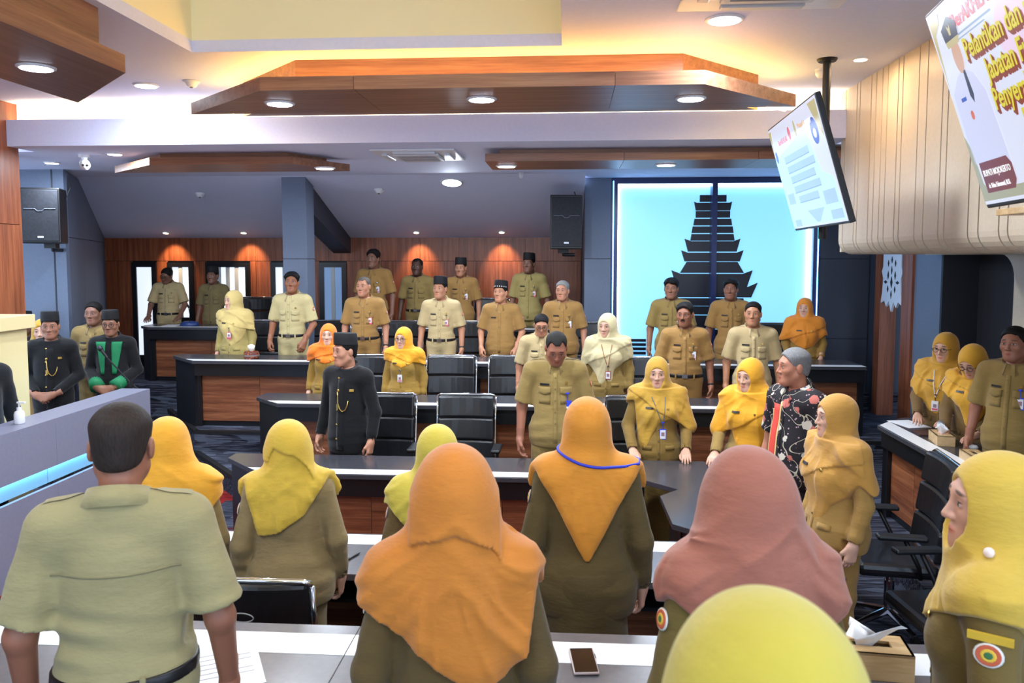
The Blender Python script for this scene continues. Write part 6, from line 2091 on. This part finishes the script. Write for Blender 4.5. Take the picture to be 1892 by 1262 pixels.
# ================================================================== small things on the desks
def tissue_box(x, y, z, rz, label, L=.24, D=.12, Hh=.075, tissue=True):
    o = empty('tissue_box', (x, y, z), rz, label, 'tissue box', 'pale wooden tissue boxes')
    m = MB()
    w = .008
    MB().box(-L / 2, L / 2, -D / 2, -D / 2 + w, 0, Hh).build('side', M_PALE, o); MB().box(-L / 2, L / 2, D / 2 - w, D / 2, 0, Hh).build('side', M_PALE, o)
    MB().box(-L / 2, -L / 2 + w, -D / 2 + w, D / 2 - w, 0, Hh).build('side', M_PALE, o); MB().box(L / 2 - w, L / 2, -D / 2 + w, D / 2 - w, 0, Hh).build('side', M_PALE, o)
    m.box(-L / 2, L / 2, -D / 2, -.02, Hh - w, Hh); m.box(-L / 2, L / 2, .02, D / 2, Hh - w, Hh); m.box(-L / 2, -L * .3, -.02, .02, Hh - w, Hh); m.box(L * .3, L / 2, -.02, .02, Hh - w, Hh)
    m.build('lid', M_PALE, o)
    MB().box(-L / 2 + w, L / 2 - w, -D / 2 + w, D / 2 - w, 0, Hh * .6).build('tissue_stack', M_PAPER, o)
    if tissue:
        rnd = random.Random(int(x * 100)); N = 12
        vs = [(0, 0, Hh - .02)]
        rows = 5
        m = MB()
        for r in range(rows):
            f = r / (rows - 1)
            for i in range(N):
                a = 2 * math.pi * i / N
                rr = (.018 + .05 * f) * (1 + .35 * math.sin(3 * a + f * 2) * f)
                m.v.append((rr * 1.2 * math.cos(a) + .02 * f, .55 * rr * math.sin(a), Hh - .01 + .07 * f * (1 + .35 * math.cos(2 * a + 1)) - .02 * f * f * rnd.random()))
        for r in range(rows - 1):
            for i in range(N):
                m.f.append((r * N + i, r * N + (i + 1) % N, (r + 1) * N + (i + 1) % N, (r + 1) * N + i))
        m.f.append(tuple((rows - 1) * N + i for i in range(N)))
        m.build('tissue', M_PAPER, o, smooth=True)
    return o
tissue_box(.93, 2.50, 1.0312, R(-6), 'pale wooden tissue box with a white tissue on the nearest desk', .26, .14, .085)
tissue_box(2.76, 6.05, .9512, R(80), 'pale wooden tissue box with a tissue on the side desk before the bending woman')
tissue_box(2.73, 5.50, .9512, R(84), 'pale wooden box without tissue on the side desk', .22, .12, .06, tissue=False)
crumple = MB().lathe([(.02, 0), (.04, .012), (.03, .03), (.008, .036)], 9, sx=1.3, sy=.8)
tag(crumple.build('crumpled_tissue', M_PAPER, None, smooth=True, loc=(2.88, 5.86, .9502)), 'crumpled white tissue beside the wooden tissue box', 'tissue')
ph = empty('phone', (.055, 2.475, 1.0315), R(6), 'black phone in a pale case lying on the white strip', 'phone')
box('case', -.040, .040, -.080, .080, 0, .009, plain('phone_case', (196, 178, 176), .4), ph, bevel=.006)
box('screen', -.036, .036, -.075, .075, .009, .0098, plain('phone_glass', (20, 22, 26), .08), ph)
box('button', .040, .042, .02, .045, .003, .006, M_BLACKM, ph)
pap = empty('paper', (2.80, 6.72, .9512), R(12), 'white sheet of paper under the writing woman\'s hand', 'paper')
box('sheet', -.10, .10, -.15, .15, 0, .0015, M_PAPER, pap)
bk = empty('notebook', (2.78, 6.36, .9502), R(-6), 'dark brown notebook on the side desk beside the paper', 'notebook')
box('cover', -.075, .075, -.10, .10, 0, .012, plain('book_brown', (70, 44, 40), .5), bk, bevel=.002); box('pages', -.07, .073, -.096, .096, .002, .0105, M_PAPER, bk)
def paper(x, y, z, rz, label, w=.21, l=.297):
    o = empty('paper', (x, y, z), rz, label, 'paper', 'sheets of paper on desks')
    box('sheet', -w / 2, w / 2, -l / 2, l / 2, 0, .0015, M_PAPER, o)
    for k in range(6):
        box('text_line', -w * .38, w * (.38 if k % 3 else .2), l * .3 - k * .03, l * .3 - k * .03 + .004, .0015, .0018, plain('ink', (150, 150, 160), .8), o)
paper(x_at(385, 2.36) + .02, 2.37, 1.0315, R(28), 'printed sheet on the nearest desk beside the broad man')
paper(x_at(318, 10.8), 10.78, 1.3702, R(4), 'papers on the top-row desk under the leaning man')
# pen on the second camera-side desk
pn = empty('pen', (x_at(648, 4.05), 4.02, .7562), R(70), 'dark pen lying on the desk beside the mustard scarf', 'pen')
MB().tube([(-.07, 0, 0), (.05, 0, 0), (.068, 0, 0)], [.005, .005, .0015], 8).build('barrel', M_BLACKM, pn); MB().box(-.07, -.03, -.001, .001, .005, .008).build('clip', M_CHROME, pn)
# patterned tissue holder on the third row
th = empty('tissue_holder', (x_at(463, 8.8), 8.80, 1.1712), 0, 'round orange-brown patterned tissue holder with a white tissue on the third-row desk', 'tissue holder')
t = NT('batik_box'); v = t.n('ShaderNodeTexVoronoi'); v.inputs['Scale'].default_value = 40; t.l(t.obj(), v.inputs['Vector'])
t.l(t.ramp(v.outputs['Distance'], [(.25, lin((196, 96, 40))), (.45, lin((90, 36, 24)))]), t.b.inputs['Base Color'])
MB().lathe([(.075, 0), (.085, .02), (.085, .07), (.075, .085)], 20).build('drum', t.m, th, smooth=True)
MB().lathe([(.088, .032), (.088, .05)], 20).build('band', plain('band_grey', (110, 96, 92), .6), th)
MB().lathe([(.015, .085), (.03, .12), (.038, .15), (.012, .165)], 9, sx=1.2, sy=.6).build('tissue', M_PAPER, th, smooth=True)
# blue microphone base on the top row
mb = empty('desk_microphone', (x_at(352, 10.75), 10.72, 1.3702), R(10), 'dark blue desk microphone base on the top-row desk', 'microphone')
MB().lathe([(.10, 0), (.11, .015), (.095, .05), (.06, .065)], 18, sx=1.2, sy=.8).build('base', plain('blue_plastic', (36, 62, 120), .35), mb, smooth=True)
MB().tube([(0, 0, .06), (0, .02, .16), (0, -.03, .26)], .006, 8).build('gooseneck', M_BLACKM, mb, smooth=True)
MB().tube([(0, -.03, .26), (0, -.06, .29)], [.012, .014], 10).build('capsule', M_BLACKM, mb, smooth=True)
# microphone on a boom stand before the robed man
ms = empty('microphone_stand', (-4.52, 7.95, 0), 0, 'black boom microphone stand in front of the robed man', 'microphone stand')
for k in range(3):
    a = 2 * math.pi * k / 3 + .5
    MB().tube([(0, 0, .22), (.28 * math.cos(a), .28 * math.sin(a), .012)], .010, 8).build('leg', M_BLACKM, ms)
MB().tube([(0, 0, .05), (0, 0, 1.0)], .011, 10).build('pole', M_BLACKM, ms)
MB().lathe([(.02, .98), (.02, 1.04)], 12).build('clutch', M_BLACKM, ms)
MB().tube([(.12, .02, .90), (0, 0, 1.01), (-.26, -.02, 1.30)], .008, 8).build('boom', M_BLACKM, ms)
MB().tube([(-.24, -.02, 1.28), (-.30, -.02, 1.36)], [.013, .018], 10).build('handle', M_PLASTIC, ms)
MB().tube([(-.30, -.02, 1.36), (-.315, -.02, 1.38), (-.33, -.02, 1.40)], [.022, .027, .018], 12).build('grille', plain('mic_grille', (60, 62, 68), .4, metal=.6), ms, smooth=True)
# step light in the platform riser
sl = empty('step_light', (-3.20, 7.42, .09), R(-49), 'tiny brass step light in the carpeted riser', 'light')
box('plate', -.03, .03, -.012, .004, -.04, .04, M_BLACKM, sl); box('lens', -.012, .012, -.015, -.012, -.02, .02, glow('step_glow', (255, 214, 150), 3.0), sl)
